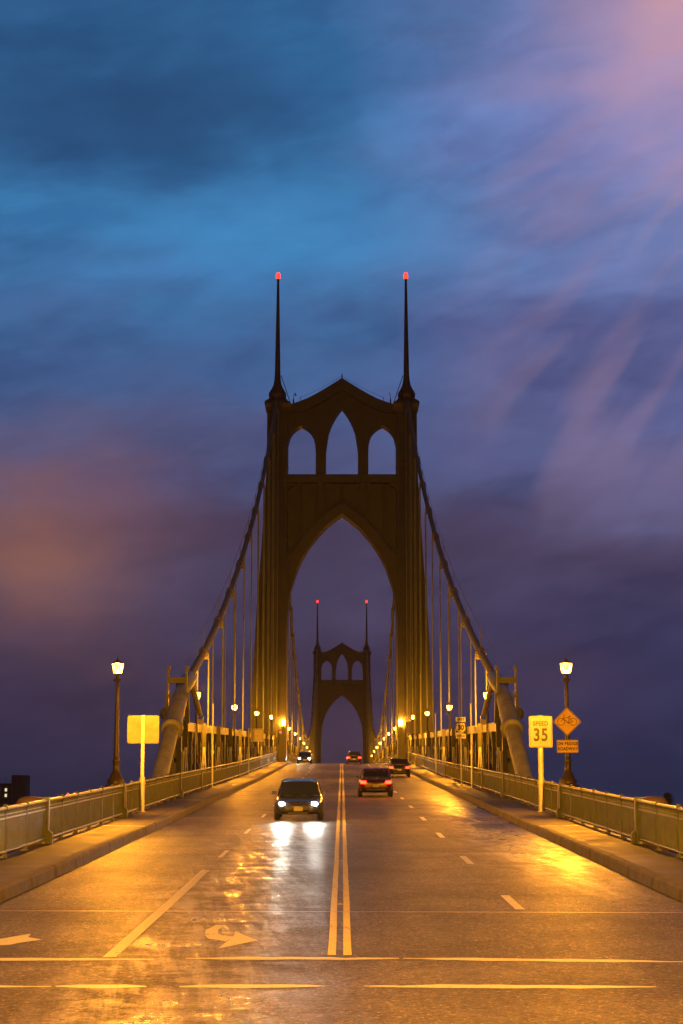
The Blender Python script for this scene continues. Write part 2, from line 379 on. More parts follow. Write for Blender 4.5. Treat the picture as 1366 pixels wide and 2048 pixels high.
# setting -----------------------------------------------------------------
mb = MB(); sweep(mb, [(-6.1,0),(-6.1,-.5),(6.1,-.5),(6.1,0)], 22, 860, 2.0)
struct(mb.build('bridge_road', ASPH))
mb = MB(); mb.box(-45, 45, -60, 22, -.4, road(20)*.0)
mb = MB()
Yg = ys(-60, 22, 2); vs = []; fs = []
for y in Yg: vs += [(-45,y,road(y)),(45,y,road(y))]
for i in range(len(Yg)-1): fs.append((2*i,2*i+1,2*i+3,2*i+2))
mb.add(vs, fs); struct(mb.build('intersection_road', ASPH))
for s_, nm in ((-1,'left'), (1,'right')):
    for a, b in ((22, 217.4), (222.6, 585.4), (590.6, 860)):
        mb = MB(); sec = [(6.35,.25),(7.85,.27),(7.85,-.5),(6.35,-.45)]
        sec = [(s_*x, z) for x, z in sec]
        sweep(mb, sec, a, b, 2.0); struct(mb.build('sidewalk', SIDE))
    mb = MB(); sec = [(6.35,.252),(6.35,-.45),(6.1,-.45),(6.1,-.004),(6.115,.21),(6.15,.252)]
    sweep(mb, [(s_*x, z) for x, z in sec], 95, 860, 2.0)
    rk = random.Random(11+s_); Y = ys(22, 95, .16); vs = []; fs = []; wv = 0; chip = 0
    for y in Y:
        wv = wv*.9+rk.uniform(-.004,.004)
        if rk.random() < .05: chip = rk.uniform(.015,.05)
        chip *= .6; z = road(y); c = chip+rk.uniform(0,.006); d = .03 if (y % 3.05) < .17 else 0
        vs += [(s_*6.35,y,z+.252),(s_*6.35,y,z-.45),(s_*(6.1+wv),y,z-.45),(s_*(6.1+wv+d),y,z-.004),(s_*(6.118+wv+c*.4+d),y,z+.205-c*.6),(s_*(6.155+wv+c+d),y,z+.253-c*.35-d*.5)]
    for i in range(len(Y)-1):
        for k in range(6): fs.append((i*6+k, i*6+(k+1)%6, (i+1)*6+(k+1)%6, (i+1)*6+k))
    mb.add(vs, fs); struct(mb.build('kerb', KERB))
# near corner pavements beside the road
# terrain, river
def gz(x, y):
    base = -1.0 if y < 18 else -1.0-(y-18)*.19
    if y > 190: base = -62
    base = max(base, -62)
    if y > 640: base = min(-46, -62+(y-640)*.4)
    base += 2.2*math.sin(x*.021+1.3)*math.sin(y*.017) if y > 40 else 0
    return base
mb = MB(); N = 70; vs = []; fs = []
xs = [-9000,-5000,-2500,-1200,-700]+[-500+20*i for i in range(51)]+[700,1200,2500,5000,9000]
yy = [-200,-60,0,17,19]+[30+12*i for i in range(60)]+[800,1000,1400,2000,3000,5000,8000]
for y in yy:
    for x in xs: vs.append((x, y, gz(x, y)))
nx = len(xs)
for j in range(len(yy)-1):
    for i in range(nx-1): fs.append((j*nx+i, j*nx+i+1, (j+1)*nx+i+1, (j+1)*nx+i))
mb.add(vs, fs, True); struct(mb.build('ground', SOIL))
WATER = mat('dark_river_water', (.01,.015,.02), .12, 0, .1, .2, .3, .8)
mb = MB(); mb.add([(-3000,150,-59),(3000,150,-59),(3000,650,-59),(-3000,650,-59)], [(0,1,2,3)]); struct(mb.build('river', WATER))

# markings ----------------------------------------------------------------
def stripe(mb, x0, x1, y0, y1, dz=.004, jag=0.0, st=2.0):
    Y = ys(y0, y1, st); vs = []; fs = []
    for y in Y:
        j = random.uniform(-jag, jag); vs += [(x0+j, y, road(y)+dz), (x1+j+random.uniform(-jag,jag)*.4, y, road(y)+dz)]
    for i in range(len(Y)-1): fs.append((2*i, 2*i+1, 2*i+3, 2*i+2))
    mb.add(vs, fs)
mb = MB()
stripe(mb, -.19, -.08, 25.0, 590, jag=.006); stripe(mb, .02, .13, 25.0, 590, jag=.006)
struct(mb.build('double_yellow_line', PYEL))
mb = MB(); stripe(mb, -3.16, -2.98, 24.75, 42, jag=.006)
for k in range(26): stripe(mb, -3.11, -3.0, 46.5+12.2*k, 49.6+12.2*k)
for k in range(29): stripe(mb, 2.97, 3.13, 32.0+12.1*k, 35.0+12.1*k)
struct(mb.build('lane_line', PWHITE))
def xline(mb, x0, x1, y0, y1, w0=.30, seed=0):     # transverse bar, worn uneven edges
    rr = random.Random(seed); n = max(4, int((x1-x0)/.22)); vs = []; fs = []
    for i in range(n+1):
        x = x0+(x1-x0)*i/n; y = y0+(y1-y0)*i/n
        e = min(1, .25+3*i/n, .25+3*(n-i)/n)
        a = y-w0/2*e+rr.uniform(-.03,.03); b = y+w0/2*e+rr.uniform(-.03,.03)
        if rr.random() < .07: b = y+w0*.1
        vs += [(x, a, road(a)+.004), (x, b, road(b)+.004)]
    for i in range(n): fs.append((2*i, 2*i+2, 2*i+3, 2*i+1))
    mb.add(vs, fs)
mb = MB()
for a in ((-7.5,-2.45,24.5,24.5),(-2.05,.75,24.62,24.6),(.8,4.4,24.6,24.2),(-7.5,-3.35,21.6,21.65),(-3.15,-2.3,21.65,21.65),(-1.87,-.2,21.65,21.7),(.25,3.6,21.7,21.6)): xline(mb, *a, seed=int(a[0]*31))
xline(mb, -3.3, -2.25, 21.66, 21.66, .3, 5)
struct(mb.build('crosswalk_line', PWHITE))
A = [(-1.96,29.24),(-2.07,28.4),(-2.03,27.7),(-1.94,27.2),(-1.81,26.8),(-1.63,26.62),(-1.71,25.8),(-1.62,25.84),(-1.37,26.3),(-1.21,26.9),(-1.61,28.22),(-1.59,27.42),(-1.74,27.5),(-1.87,27.95),(-1.90,28.5),(-1.88,29.1)]
ring = [0,1,2,3,4,5]; 
def flatpoly(mb, loops):
    for L in loops:
        mb.add([(x, y, road(y)+.004) for x, y in L], [tuple(range(len(L)))])
mb = MB()
flatpoly(mb, [[(-2.07,28.4),(-1.96,29.24),(-1.80,29.15),(-1.88,28.5)],[(-2.07,28.4),(-1.88,28.5),(-1.85,27.95),(-2.03,27.7)],
              [(-2.03,27.7),(-1.85,27.95),(-1.76,27.6),(-1.94,27.15)],[(-1.94,27.15),(-1.76,27.6),(-1.59,27.42),(-1.66,26.75)],
              [(-1.61,28.22),(-1.21,26.9),(-1.71,25.8),(-1.64,26.75),(-1.59,27.42)]])
flatpoly(mb, [[(-4.98,27.05),(-4.63,27.86),(-4.58,27.35),(-4.32,27.0),(-4.56,26.6),(-4.66,26.3),(-5.4,25.9),(-5.4,26.5)]])
struct(mb.build('turn_arrow', PWHITE))
mb = MB(); vs = []
mb.add([(-6.1,31.68,road(31.68)+.005),(6.1,31.3,road(31.3)+.005),(6.1,31.38,road(31.38)+.005),(-6.1,31.76,road(31.76)+.005)], [(0,1,2,3)])
struct(mb.build('expansion_joint', mat('joint_steel', (.35,.33,.28), .35, .6, .4, 3)))
mb = MB()
rp_ = random.Random(4)
for x0, x1, a, b in ((4.5,5.6,62,65.5),(4.9,5.7,55,56.6),(3.6,4.4,71,73),(4.2,5.2,48.5,49.6),(-5.6,-4.7,58,60),(-4.4,-3.6,44,46.2),(1.0,2.0,75,79)):
    stripe(mb, x0, x1, a, b, .003, .02, .4)
PATCH = mat('fresh_asphalt_patch', (.03,.028,.026), .5, 0, .5, 12, .8, 30)
struct(mb.build('asphalt_patch', PATCH))
mb = MB()
for sx in (-1, 1):
    for y in (31.5, 58, 83, 112, 150, 190):
        mb.add([(sx*6.16,y,road(y)+.257),(sx*7.55,y,road(y)+.275),(sx*7.55,y+.32,road(y+.32)+.275),(sx*6.16,y+.32,road(y+.32)+.257)], [(0,1,2,3)])
struct(mb.build('sidewalk_joint_plate', mat('worn_steel_plate', (.4,.36,.3), .4, .5, .5, 6)))
# raised pavement studs between the yellow lines
stud = None
for k in range(13):
    y = 33+12.2*k
    if stud is None:
        stud = MB().lathe([(.055,0),(.05,.012),(.03,.02)], 10).build('pavement_stud', SHEETW)
        o = stud
    else: o = stud.copy(); COL.objects.link(o)
    o.location = (-.03, y, road(y))
    tag(o, 'small round raised stud between the two yellow centre lines', 'road stud', 'raised studs along the centre line')

# ------------------------------------------------------------------ railings
def railing(s_, label):
    t = thing('bridge_railing', label, 'railing', (s_*7.65, 30, road(30)+.26))
    X = s_*7.65; ox, oy, oz = t.location
    def P(y, h, x=None): return ((X if x is None else x)-ox, y-oy, road(y)+.26+h-oz)
    big = {47.9, 64.5}
    posts = [31.3, 34.1, 36.8, 39.4, 42.1, 44.9, 47.9]+[50.6,53.4,56.1,58.9,61.7,64.5]+[64.5+2.83*i for i in range(1,9)]
    posts += [87.1+5.6*i for i in range(1, 24)]
    posts = [p for p in posts if p < 217]+[217.3]
    yb = [222.7+5.6*i for i in range(0, 30)]
    def bay(a, b):
        m = MB(); h = [P(a,1.1), P(b,1.1)]
        m.tube(h, .052, 10)
        m.bar(P(a,.885), P(b,.885), .035, .04); m.bar(P(a,.97), P(b,.97), .02, .02)
        m.tube([P(a,.14), P(b,.14)], .042, 8)
        n = max(2, int((b-a)/.13)); 
        if a > 130: n = n//2
        for i in range(1, n):
            y = a+(b-a)*i/n; p = P(y,0); g = .013 if a < 130 else .03
            m.box(p[0]-.013, p[0]+.013, p[1]-g, p[1]+g, p[2]+.14, p[2]+.88)
            if a < 100: m.box(p[0]-.01, p[0]+.01, p[1]-.012, p[1]+.012, p[2]+.88, p[2]+1.06)
        return m.build('baluster_panel', RAILP, t)
    for a, b in zip(posts, posts[1:]): bay(a, b)
    for a, b in zip(yb, yb[1:]): bay(a, b)
    for p in posts+yb:
        q = P(p, 0); m = MB()
        if p in big or p in (87.14,):
            m.box(q[0]-.09, q[0]+.09, q[1]-.10, q[1]+.10, q[2]+.35, q[2]+1.2)
            m.add([(q[0]-s_*.09+dx, q[1]+dy, q[2]+z) for (dx,z) in ((-s_*.10,-.02),(-s_*.10,.28),(0,.36),(0,-.02)) for dy in (-.1,.1)],
                  [(0,1,3,2),(2,3,5,4),(4,5,7,6),(6,7,1,0),(0,2,4,6),(1,7,5,3)])
            m.box(q[0]-.07, q[0]+.09, q[1]-.09, q[1]+.09, q[2]-.01, q[2]+.35)
            m.build('main_post', RAILP, t, .012)
        else:
            tall = p < 87.5
            m.tube([(q[0],q[1],q[2]), (q[0],q[1],q[2]+.22), (q[0],q[1],q[2]+1.0)], [.06,.042,.042] if tall else [.035,.03,.03], 8)
            if tall:
                m.lathe([(.045,1.0),(.07,1.05),(.075,1.13),(.05,1.19),(.012,1.21)], 10, q)
                m.box(q[0]-.1, q[0]+.06, q[1]-.06, q[1]+.06, q[2]+.002, q[2]+.03)
            m.build('post', RAILP, t)
    return t
railing(-1, 'green steel baluster railing along the left sidewalk of the bridge')
railing(1, 'green steel baluster railing along the right sidewalk behind the speed sign')

# pedestals behind the railing, lamps ---------------------------------------
def pedestal_mb(m, h=1.34):
    m.lathe([(.42,-1.2),(.42,0),(.40,h-.12),(.36,h-.04),(.22,h)], 8, (0,0,0), False, .5)
ORD = ['first','second','third','fourth','fifth','sixth','seventh','eighth','ninth','tenth','eleventh','twelfth','thirteenth','fourteenth','fifteenth']
def make_lamp():
    t = thing('street_lamp', 'x', 'street lamp')
    m = MB(); pedestal_mb(m, 1.3); m.build('pedestal', LPOST, t)
    m = MB(); m.lathe([(.30,1.3),(.30,1.42),(.24,1.5),(.16,1.68),(.115,1.75),(.115,2.05),(.15,2.1),(.10,2.16),(.095,2.3),(.062,4.5),(.062,4.86),(.085,4.88)], 12)
    m.build('pole', LPOST, t)
    m = MB(); m.lathe([(.085,4.88),(.165,4.90),(.165,4.94),(.09,4.96),(.07,5.02),(.08,5.13),(.14,5.16)], 12); m.build('collar', LPOST, t)
    m = MB(); m.lathe([(.135,5.17),(.155,5.25),(.19,5.42),(.205,5.50)], 8, (0,0,0), False); m.build('lantern_glass', GLOW, t)
    m = MB(); m.lathe([(.04,5.175),(.075,5.19),(.075,5.25),(.03,5.27)], 8); bo = m.build('bulb', BULB, t)
    ld = bpy.data.lights.new('lamp_light', 'POINT'); ld.energy = LAMP_W; ld.color = (1,.35,.013); ld.shadow_soft_size = .10
    lo = bpy.data.objects.new('lamp_light', ld); COL.objects.link(lo); lo.parent = t; lo.location = (0,0,5.385)
    m = MB()
    for k in range(8):
        a = 2*math.pi*k/8; m.tube([(.14*math.cos(a),.14*math.sin(a),5.17),(.212*math.cos(a),.212*math.sin(a),5.505)], .008, 4)
    m.lathe([(.215,5.505),(.20,5.54),(.12,5.60),(.05,5.63),(.035,5.68),(.015,5.74),(.012,5.86)], 12); m.build('lantern_cap', LPOST, t)
    return t
lamp0 = None
for s_, side in ((-1,'left'), (1,'right')):
    for k in range(0, 13):
        y = 65+35.5*k
        if 215 < y < 226: continue
        if lamp0 is None: lamp0 = make_lamp(); o = lamp0
        else: o = copy_tree(lamp0)
        z = road(y)+(.12 if y < 90 else 0)
        o.location = (s_*7.95, y, z)
        o['group'] = 'lit lamps along the bridge railings'
        if k < 0: lab = 'lit lantern lamp on the %s side of the road, %s short of the bridge' % (side, 'nearest' if k == -2 else 'next')
        elif k == 0: lab = 'large lit lamp post nearest on the left, beside the blank sign back' if s_ < 0 else 'large lit lamp post nearest on the right, carrying the bicycle sign'
        else: lab = '%s lit lamp from the near end of the %s railing' % (ORD[k], side)
        o['label'] = lab
for s_ in (-1, 1):
    m = MB(); m.lathe([(.40,-1.6),(.40,1.0),(.40,1.18),(.33,1.27),(.18,1.31),(.02,1.32)], 12); m.box(-.36,.36,-.12,.12,-1.2,1.2)
    o = m.build('bare_pedestal', mat('rusty_pedestal_iron', (.16,.10,.05), .6, 0, .3, 3, .2, 20), None, 0, (s_*8.05, 48.1, road(48.1)+.15))
    tag(o, 'rounded brown pedestal without a lamp behind the %s railing' % ('left' if s_ < 0 else 'right'), 'pedestal', 'bare pedestals behind the railings')

# ------------------------------------------------------------------ suspension towers
def interp(pts, x):
    if x <= pts[0][0]: return pts[0][1]
    for (a, za), (b, zb) in zip(pts, pts[1:]):
        if x <= b: return za+(zb-za)*(x-a)/(b-a)
    return pts[-1][1]
def smoothcurve(pts, n):   # catmull-rom through pts sampled over x
    out = []
    for i in range(len(pts)-1):
        p0 = pts[max(i-1,0)]; p1 = pts[i]; p2 = pts[i+1]; p3 = pts[min(i+2,len(pts)-1)]
        for k in range(n):
            t = k/n
            out.append(tuple(.5*((2*b)+(-a+c)*t+(2*a-5*b+4*c-d)*t*t+(-a+3*b-3*c+d)*t**3) for a,b,c,d in zip(p0,p1,p2,p3)))
    out.append(tuple(pts[-1])); return out
def make_tower(label, z_base=-60):
    t = thing('bridge_tower', label, 'bridge tower')
    outer = [(-12.6,-60),(-11.6,-20),(-11.0,8),(-10.61,15.81),(-10.27,23.03),(-9.64,32.15),(-9.1,41.76),(-9.1,48.6)]
    outz = [(z, x) for x, z in outer]
    for s_ in (-1, 1):
        m = MB()
        zz = [-60,-40,-20,0,8,14,20,24,28.6,32,36,41.76,45,48.6]
        # inner column, set-back web, outer flange
        def slab(x_in, x_out, y0, z0=-60, z1=48.6, taper=.35):
            vs = []; fs = []
            Z = [z for z in zz if z0 < z < z1]; Z = [z0]+Z+[z1]
            for z in Z:
                a = x_in(z); b = x_out(z); d = y0*(1+taper*max(0, (48-z))/110)
                vs += [(s_*a,-d,z),(s_*b,-d,z),(s_*b,d,z),(s_*a,d,z)]
            for i in range(len(Z)-1):
                for k in range(4): fs.append((4*i+k, 4*i+(k+1)%4, 4*i+4+(k+1)%4, 4*i+4+k))
            fs += [(0,1,2,3), tuple(range(4*len(Z)-4, 4*len(Z)))]
            m.add(vs, fs)
        ox = lambda z: -interp(outz, z)
        slab(lambda z: 6.66, lambda z: 8.58, 2.3)
        slab(lambda z: 8.5, lambda z: ox(z)-.2, 1.1)
        slab(lambda z: min(ox(z)-.45, 9.45 if z < 20 else 99), lambda z: ox(z), 2.0, -60, 28.6)
        slab(lambda z: 8.56, lambda z: ox(z), 1.95, 28.6, 48.6)
        # curved head of the slot
        hd = [(8.58, 28.7), (8.8, 28.2), (9.05, 27.2), (9.3, 25.6), (9.45, 23.5), (9.47, 21)]
        m.band([(s_*x, z) for x, z in hd], [(s_*max(x, 8.6), 28.7) for x, z in hd], -1.99, 1.99)
        # edge pilasters and plate courses on the column
        for x0, x1 in ((6.62, 6.9), (8.3, 8.62)):
            m.box(*sorted((s_*x0, s_*x1)), -2.42, 2.42, 6, 48.0)
        for z in (9, 12, 15, 18, 21, 24, 27, 30, 33, 36, 39, 42, 45):
            m.box(*sorted((s_*6.58, s_*8.66)), -2.47, 2.47, z, z+.12)
        m.build('leg', TOWER, t)
        # cap block under the spire
        m = MB()
        m.add([(s_*x, y, z) for z, x0, x1, d in ((48.3,6.2,9.12,2.4),(48.66,6.1,9.2,2.6),(49.2,6.2,9.42,2.7),(49.45,6.5,9.35,2.6),(50.05,7.0,8.9,1.3)) for x, y in ((x0,-d),(x1,-d),(x1,d),(x0,d))],
              [(4*i+k, 4*i+(k+1)%4, 4*i+4+(k+1)%4, 4*i+4+k) for i in range(4) for k in range(4)]+[(0,1,2,3),(16,17,18,19)])
        m.build('leg_cap', SPIRE, t)
        m = MB(); c = (s_*7.92, 0, 0)
        m.lathe([(.85,49.9),(.92,50.1),(1.10,50.3),(1.16,50.75),(1.10,50.95),(.78,51.45),(.55,51.95),(.44,52.5),(.37,53.3),(.33,55.5),(.27,58.5),(.21,62),(.15,65.2),(.15,65.3),(.24,65.34),(.24,65.42),(.1,65.44)], 8, c, False, .5)
        sp_ = m.build('spire', SPIRE, t)
        m = MB(); m.lathe([(.10,65.45),(.22,65.47),(.25,65.6),(.25,66.0),(.19,66.2),(.05,66.3)], 10, c); m.build('beacon', RED, sp_)
        m = MB(); m.tube([(s_*7.5,0,53.2),(s_*6.25,0,49.5)], .05, 5); m.tube([(s_*6.95,-.3,50.3),(s_*6.25,0,49.5)], .04, 5); m.build('stay', SPIRE, t)
        m = MB(); m.tube([(s_*5.96,0,49.4),(s_*5.96,0,50.2)], .09, 6); m.tube([(s_*5.96,0,50.2),(s_*5.9,0,50.8),(s_*5.75,0,51.05)], .035, 5); 
        if s_ < 0: m.lathe([(.03,50.62),(.1,50.66),(.09,50.8),(.02,50.95)], 8, (s_*5.7,0,0)); m.build('access_light', SPIRE, t)
        else: m.build('mast', SPIRE, t)
        m = MB(); m.tube([(s_*5.1,0,49.5),(s_*5.1,0,50.5)], .035, 5); m.tube([(s_*5.1,0,50.45),(s_*2.5,0,51.6),(0,0,53.1)], .018, 4); m.build('hand_wire', SPIRE, t)
        # saddle housing where the cable crosses
        m = MB(); m.box(*sorted((s_*7.3, s_*8.5)), -2.9, 2.9, 47.9, 49.3); m.build('cable_saddle', TOWER, t)
    m = MB(); m.tube([(0,0,52.3),(0,0,53.4)], .07, 6); m.build('finial', SPIRE, t)
    # portal arch band
    intr = [(-6.68,19.5),(-6.43,24.84),(-6.07,26.85),(-5.09,29.77),(-3.82,31.97),(-2.19,33.99),(-1.0,35.0),(0,35.75)]
    xs_ = [-6.68,-6.6,-6.5,-6.43,-6.3,-6.09,-5.7,-5.3,-4.82,-4.3,-3.8,-3.28,-2.6,-2.01,-1.3,-.6,0]
    IN = smoothcurve(intr, 6)
    extr = [(-6.68,31.0),(-6.35,30.75),(-6.09,30.95),(-4.82,32.72),(-3.28,34.54),(-2.01,35.75),(0,37.12)]
    low = [(x, interp(IN, x)) for x in xs_]; hi = [(x, interp(extr, x)) for x in xs_]
    low += [(-x, z) for x, z in low[-2::-1]]; hi += [(-x, z) for x, z in hi[-2::-1]]
    MB().band(low, hi, -1.75, 1.75).build('portal_arch', TOWER, t)
    top = [(x, 39.58) for x, _ in hi]
    MB().band([(x, z-.05) for x, z in hi], top, -.3, .3).build('spandrel_panel', TOWER, t)
    m = MB()
    for x in (-4.94,-3.17,-1.95,0,1.95,3.17,4.94):
        z0 = interp(hi, x); m.box(x-.07, x+.07, -1.3, 1.3, z0-.1, 39.6)
    for s_ in (-1, 1): m.band([(s_*a, 39.0-b) for a, b in ((6.67,.9),(6.5,.2),(6.2,-.1),(5.8,-.3))], [(s_*a, 39.57) for a in (6.67,6.5,6.2,5.8)], -1.3, 1.3)
    m.build('spandrel_ribs', TOWER, t)
    m = MB()
    for s_ in (-1, 1):
        m.add([(s_*2.56+x, y, z) for z, a, b in ((38.45,.06,-1.0),(38.9,.2,-1.3),(39.57,.38,-1.6)) for x, y in ((-a,-.9),(-a,b),(a,b),(a,-.9))],
              [(4*i+k, 4*i+(k+1)%4, 4*i+4+(k+1)%4, 4*i+4+k) for i in range(2) for k in range(4)]+[(0,1,2,3),(8,9,10,11)])
    m.build('corbel', TOWER, t)
    m = MB(); m.box(-6.99, 6.99, -1.85, 1.85, 39.58, 40.5); m.box(-6.8, 6.8, -1.95, 1.95, 40.36, 40.53)
    m.build('cross_beam', TOWER, t)
    # window gallery
    gu = [(-6.67,48.14),(-5.4,48.2),(-4.23,48.6),(-2.21,49.6),(0,51.06)]
    gt = [(-6.4,49.2),(-6.07,49.27),(-4.24,49.93),(-2.21,51.06),(0,52.47)]
    def garch(x0, x1, spring, apex):
        c = (x0+x1)/2; hw = (x1-x0)/2; H = apex-spring; out = []
        Rr = (hw*hw+H*H)/(2*hw)
        for i in range(13):
            u = -hw+2*hw*i/12; a = abs(u)+Rr-hw
            out.append((c+u, spring+math.sqrt(max(0, Rr*Rr-a*a))))
        return out
    m = MB(); segs = []
    def seg(pl): m.band(pl, [(x, interp(gu if x <= 0 else [(-a, b) for a, b in gu[::-1]], x)+.05) for x, z in pl], -1.15, 1.15)
    seg(garch(-6.6,-3.2,44.3,46.75)); seg(garch(3.2,6.6,44.3,46.75))
    pl = garch(-1.95,1.95,43.6,49.0); seg(pl[:7]); seg(pl[6:])
    for s_ in (-1, 1):
        m.band([(s_*x, 40.5) for x in (3.2,2.58,1.95)], [(s_*x, interp(gu, -x)+.05) for x in (3.2,2.58,1.95)], -1.153, 1.153)
        m.box(*sorted((s_*1.9, s_*3.25)), -1.22, 1.22, 44.0, 44.25)
        m.box(*sorted((s_*2.35, s_*2.8)), -1.3, 1.3, 40.52, 48.6)
        for x in (4.9,): m.box(*sorted((s_*(x-.06), s_*(x+.06))), -1.2, 1.2, 46.8, 48.4)
    m.build('window_gallery', TOWER, t)
    xs2 = [-6.65,-6.07,-5.2,-4.24,-3.2,-2.21,-1.1,0,1.1,2.21,3.2,4.24,5.2,6.07,6.65]
    GU = smoothcurve(gu, 5); GT = smoothcurve(gt, 5)
    f = lambda c, x: interp(c, -abs(x))
    MB().band([(x, f(GU, x)) for x in xs2], [(x, f(GT, x)) for x in xs2], -1.9, 1.9).build('gable', TOWER, t)
    # wall lantern and plates on the legs near the deck
    for s_ in (-1, 1):
        m = MB(); m.tube([(s_*7.0,-2.45,10.0),(s_*7.0,-2.75,10.05),(s_*6.9,-2.8,10.2)], .04, 6); m.lathe([(.05,10.2),(.17,10.28)], 8, (s_*6.9,-2.8,0))
        b = m.build('wall_bracket', LPOST, t)
        m = MB(); m.lathe([(.15,10.3),(.2,10.6),(.22,10.75),(.1,10.95),(.03,11.0)], 8, (s_*6.9,-2.8,0), False); m.build('wall_lantern', mat('lit_wall_lantern_glass', (.9,.8,.6), .3, emit=(1,.33,.022), estr=700), b)
    m = MB(); m.box(-7.27,-7.07,-2.52,-2.48, 7.0,7.9); m.box(-7.27,-7.07,-2.52,-2.48, 6.4,6.85); m.build('inspection_plate', CHORD, t)
    m = MB(); m.box(-7.4,-7.1,-2.6,-2.48, 9.35,9.65); sb = m.build('signal_box', BLACK, t)
    m = MB(); m.lathe([(.02,-.05),(.09,-.04),(.1,0)], 10); m.v = [(x-7.25, z-2.64, y+9.5) for x, y, z in m.v]; m.build('signal_lens', REDS, sb)
    return t
tw = make_tower('tall near bridge tower with pointed portal arch and twin spires'); tw.location = (0, 220, 0)
t2 = copy_tree(tw); t2.location = (0, 588, -2.2); t2['label'] = 'smaller distant bridge tower seen framed within the near tower arch'
for o in (tw, t2): o['group'] = 'suspension towers of the bridge'
for yb_ in (220, 588):
    for s_ in (-1, 1):
        m = MB(); m.add([(s_*9.6+x*k, yb_+y*k, z) for z, k in ((-62,1.0),(-46,.85)) for x, y in ((-8,-9),(8,-9),(8,9),(-8,9))],
            [(0,1,2,3),(4,5,6,7),(0,1,5,4),(1,2,6,5),(2,3,7,6),(3,0,4,7)])
        o = m.build('bridge_pier', CONC); tag(o, 'concrete river pier under the %s leg of the %s tower' % ('left' if s_ < 0 else 'right', 'near' if yb_ == 220 else 'far'), 'pier', 'river piers')

# ------------------------------------------------------------------ cables
def zside(y): return 7.6+.2013*(y-92)+.001034*(y-92)**2
def zmain(y): return 14.5+.001062*(y-404)**2-(2.2*((y-404)/184)**2 if y > 404 else 0)
def zfar(y): return 48.3-.42*(y-588)+.0008*(y-588)**2
def cable(s_, y0, y1, fz, hang, label, r=.21, dtop=None):
    t = thing('suspension_cable', label, 'suspension cable', (s_*7.925, y0, fz(y0)))
    o0 = Vector(t.location)
    P = lambda y, dz=0, dx=0: (dx, y-o0.y, fz(y)+dz-o0.z)
    m = MB(); m.tube([P(y) for y in ys(y0, y1, 4)], r, 10); m.build('main_cable', CABLE, t)
    for y in hang:
        m = MB(); e = .35; a = Vector(P(y-e)); b = Vector(P(y+e))
        m.tube([a, a.lerp(b,.15), a.lerp(b,.85), b], [r+.02,r+.09,r+.09,r+.02], 10)
        m.box(-.33,.33, y-.09-o0.y, y+.09-o0.y, fz(y)-r-.2-o0.z, fz(y)-.05-o0.z)
        m.tube([P(y, r), P(y, 1.45)], .03, 5)
        m.build('cable_band', CABLE, t)
        zb = dtop(y)
        m = MB()
        for dx in (-.315,.315):
            m.tube([(dx, y-o0.y, fz(y)-r-.1-o0.z), (dx, y-o0.y, zb-o0.z)], .045, 6)
        m.build('hanger_rope', GREEN, t)
    m = MB(); m.tube([P(y, 1.4) for y in [y0+.5]+list(hang)+[y1-.5]], .014, 4); m.build('hand_rope', CABLE, t)
    return t
def chord_z(y):
    if y < 220: return 5.9+(y-92)*3.3/128
    return road(y)+3.3+.0
H1 = [104.8+12.2*k-.2 for k in range(10)]; H2 = [232.2+12.14*k for k in range(29)]
for s_, sd in ((-1,'left'), (1,'right')):
    cable(s_, 91.5, 219, zside, H1, 'thick %s suspension cable climbing from the anchorage to the near tower' % sd, dtop=lambda y: chord_z(y)-.2)
    cable(s_, 221, 587, zmain, H2, '%s suspension cable sagging between the two towers beyond the arch' % sd, dtop=lambda y: chord_z(y)-.2)
    cable(s_, 589, 700, zfar, [], '%s suspension cable running down behind the far tower' % sd, dtop=lambda y: 0)

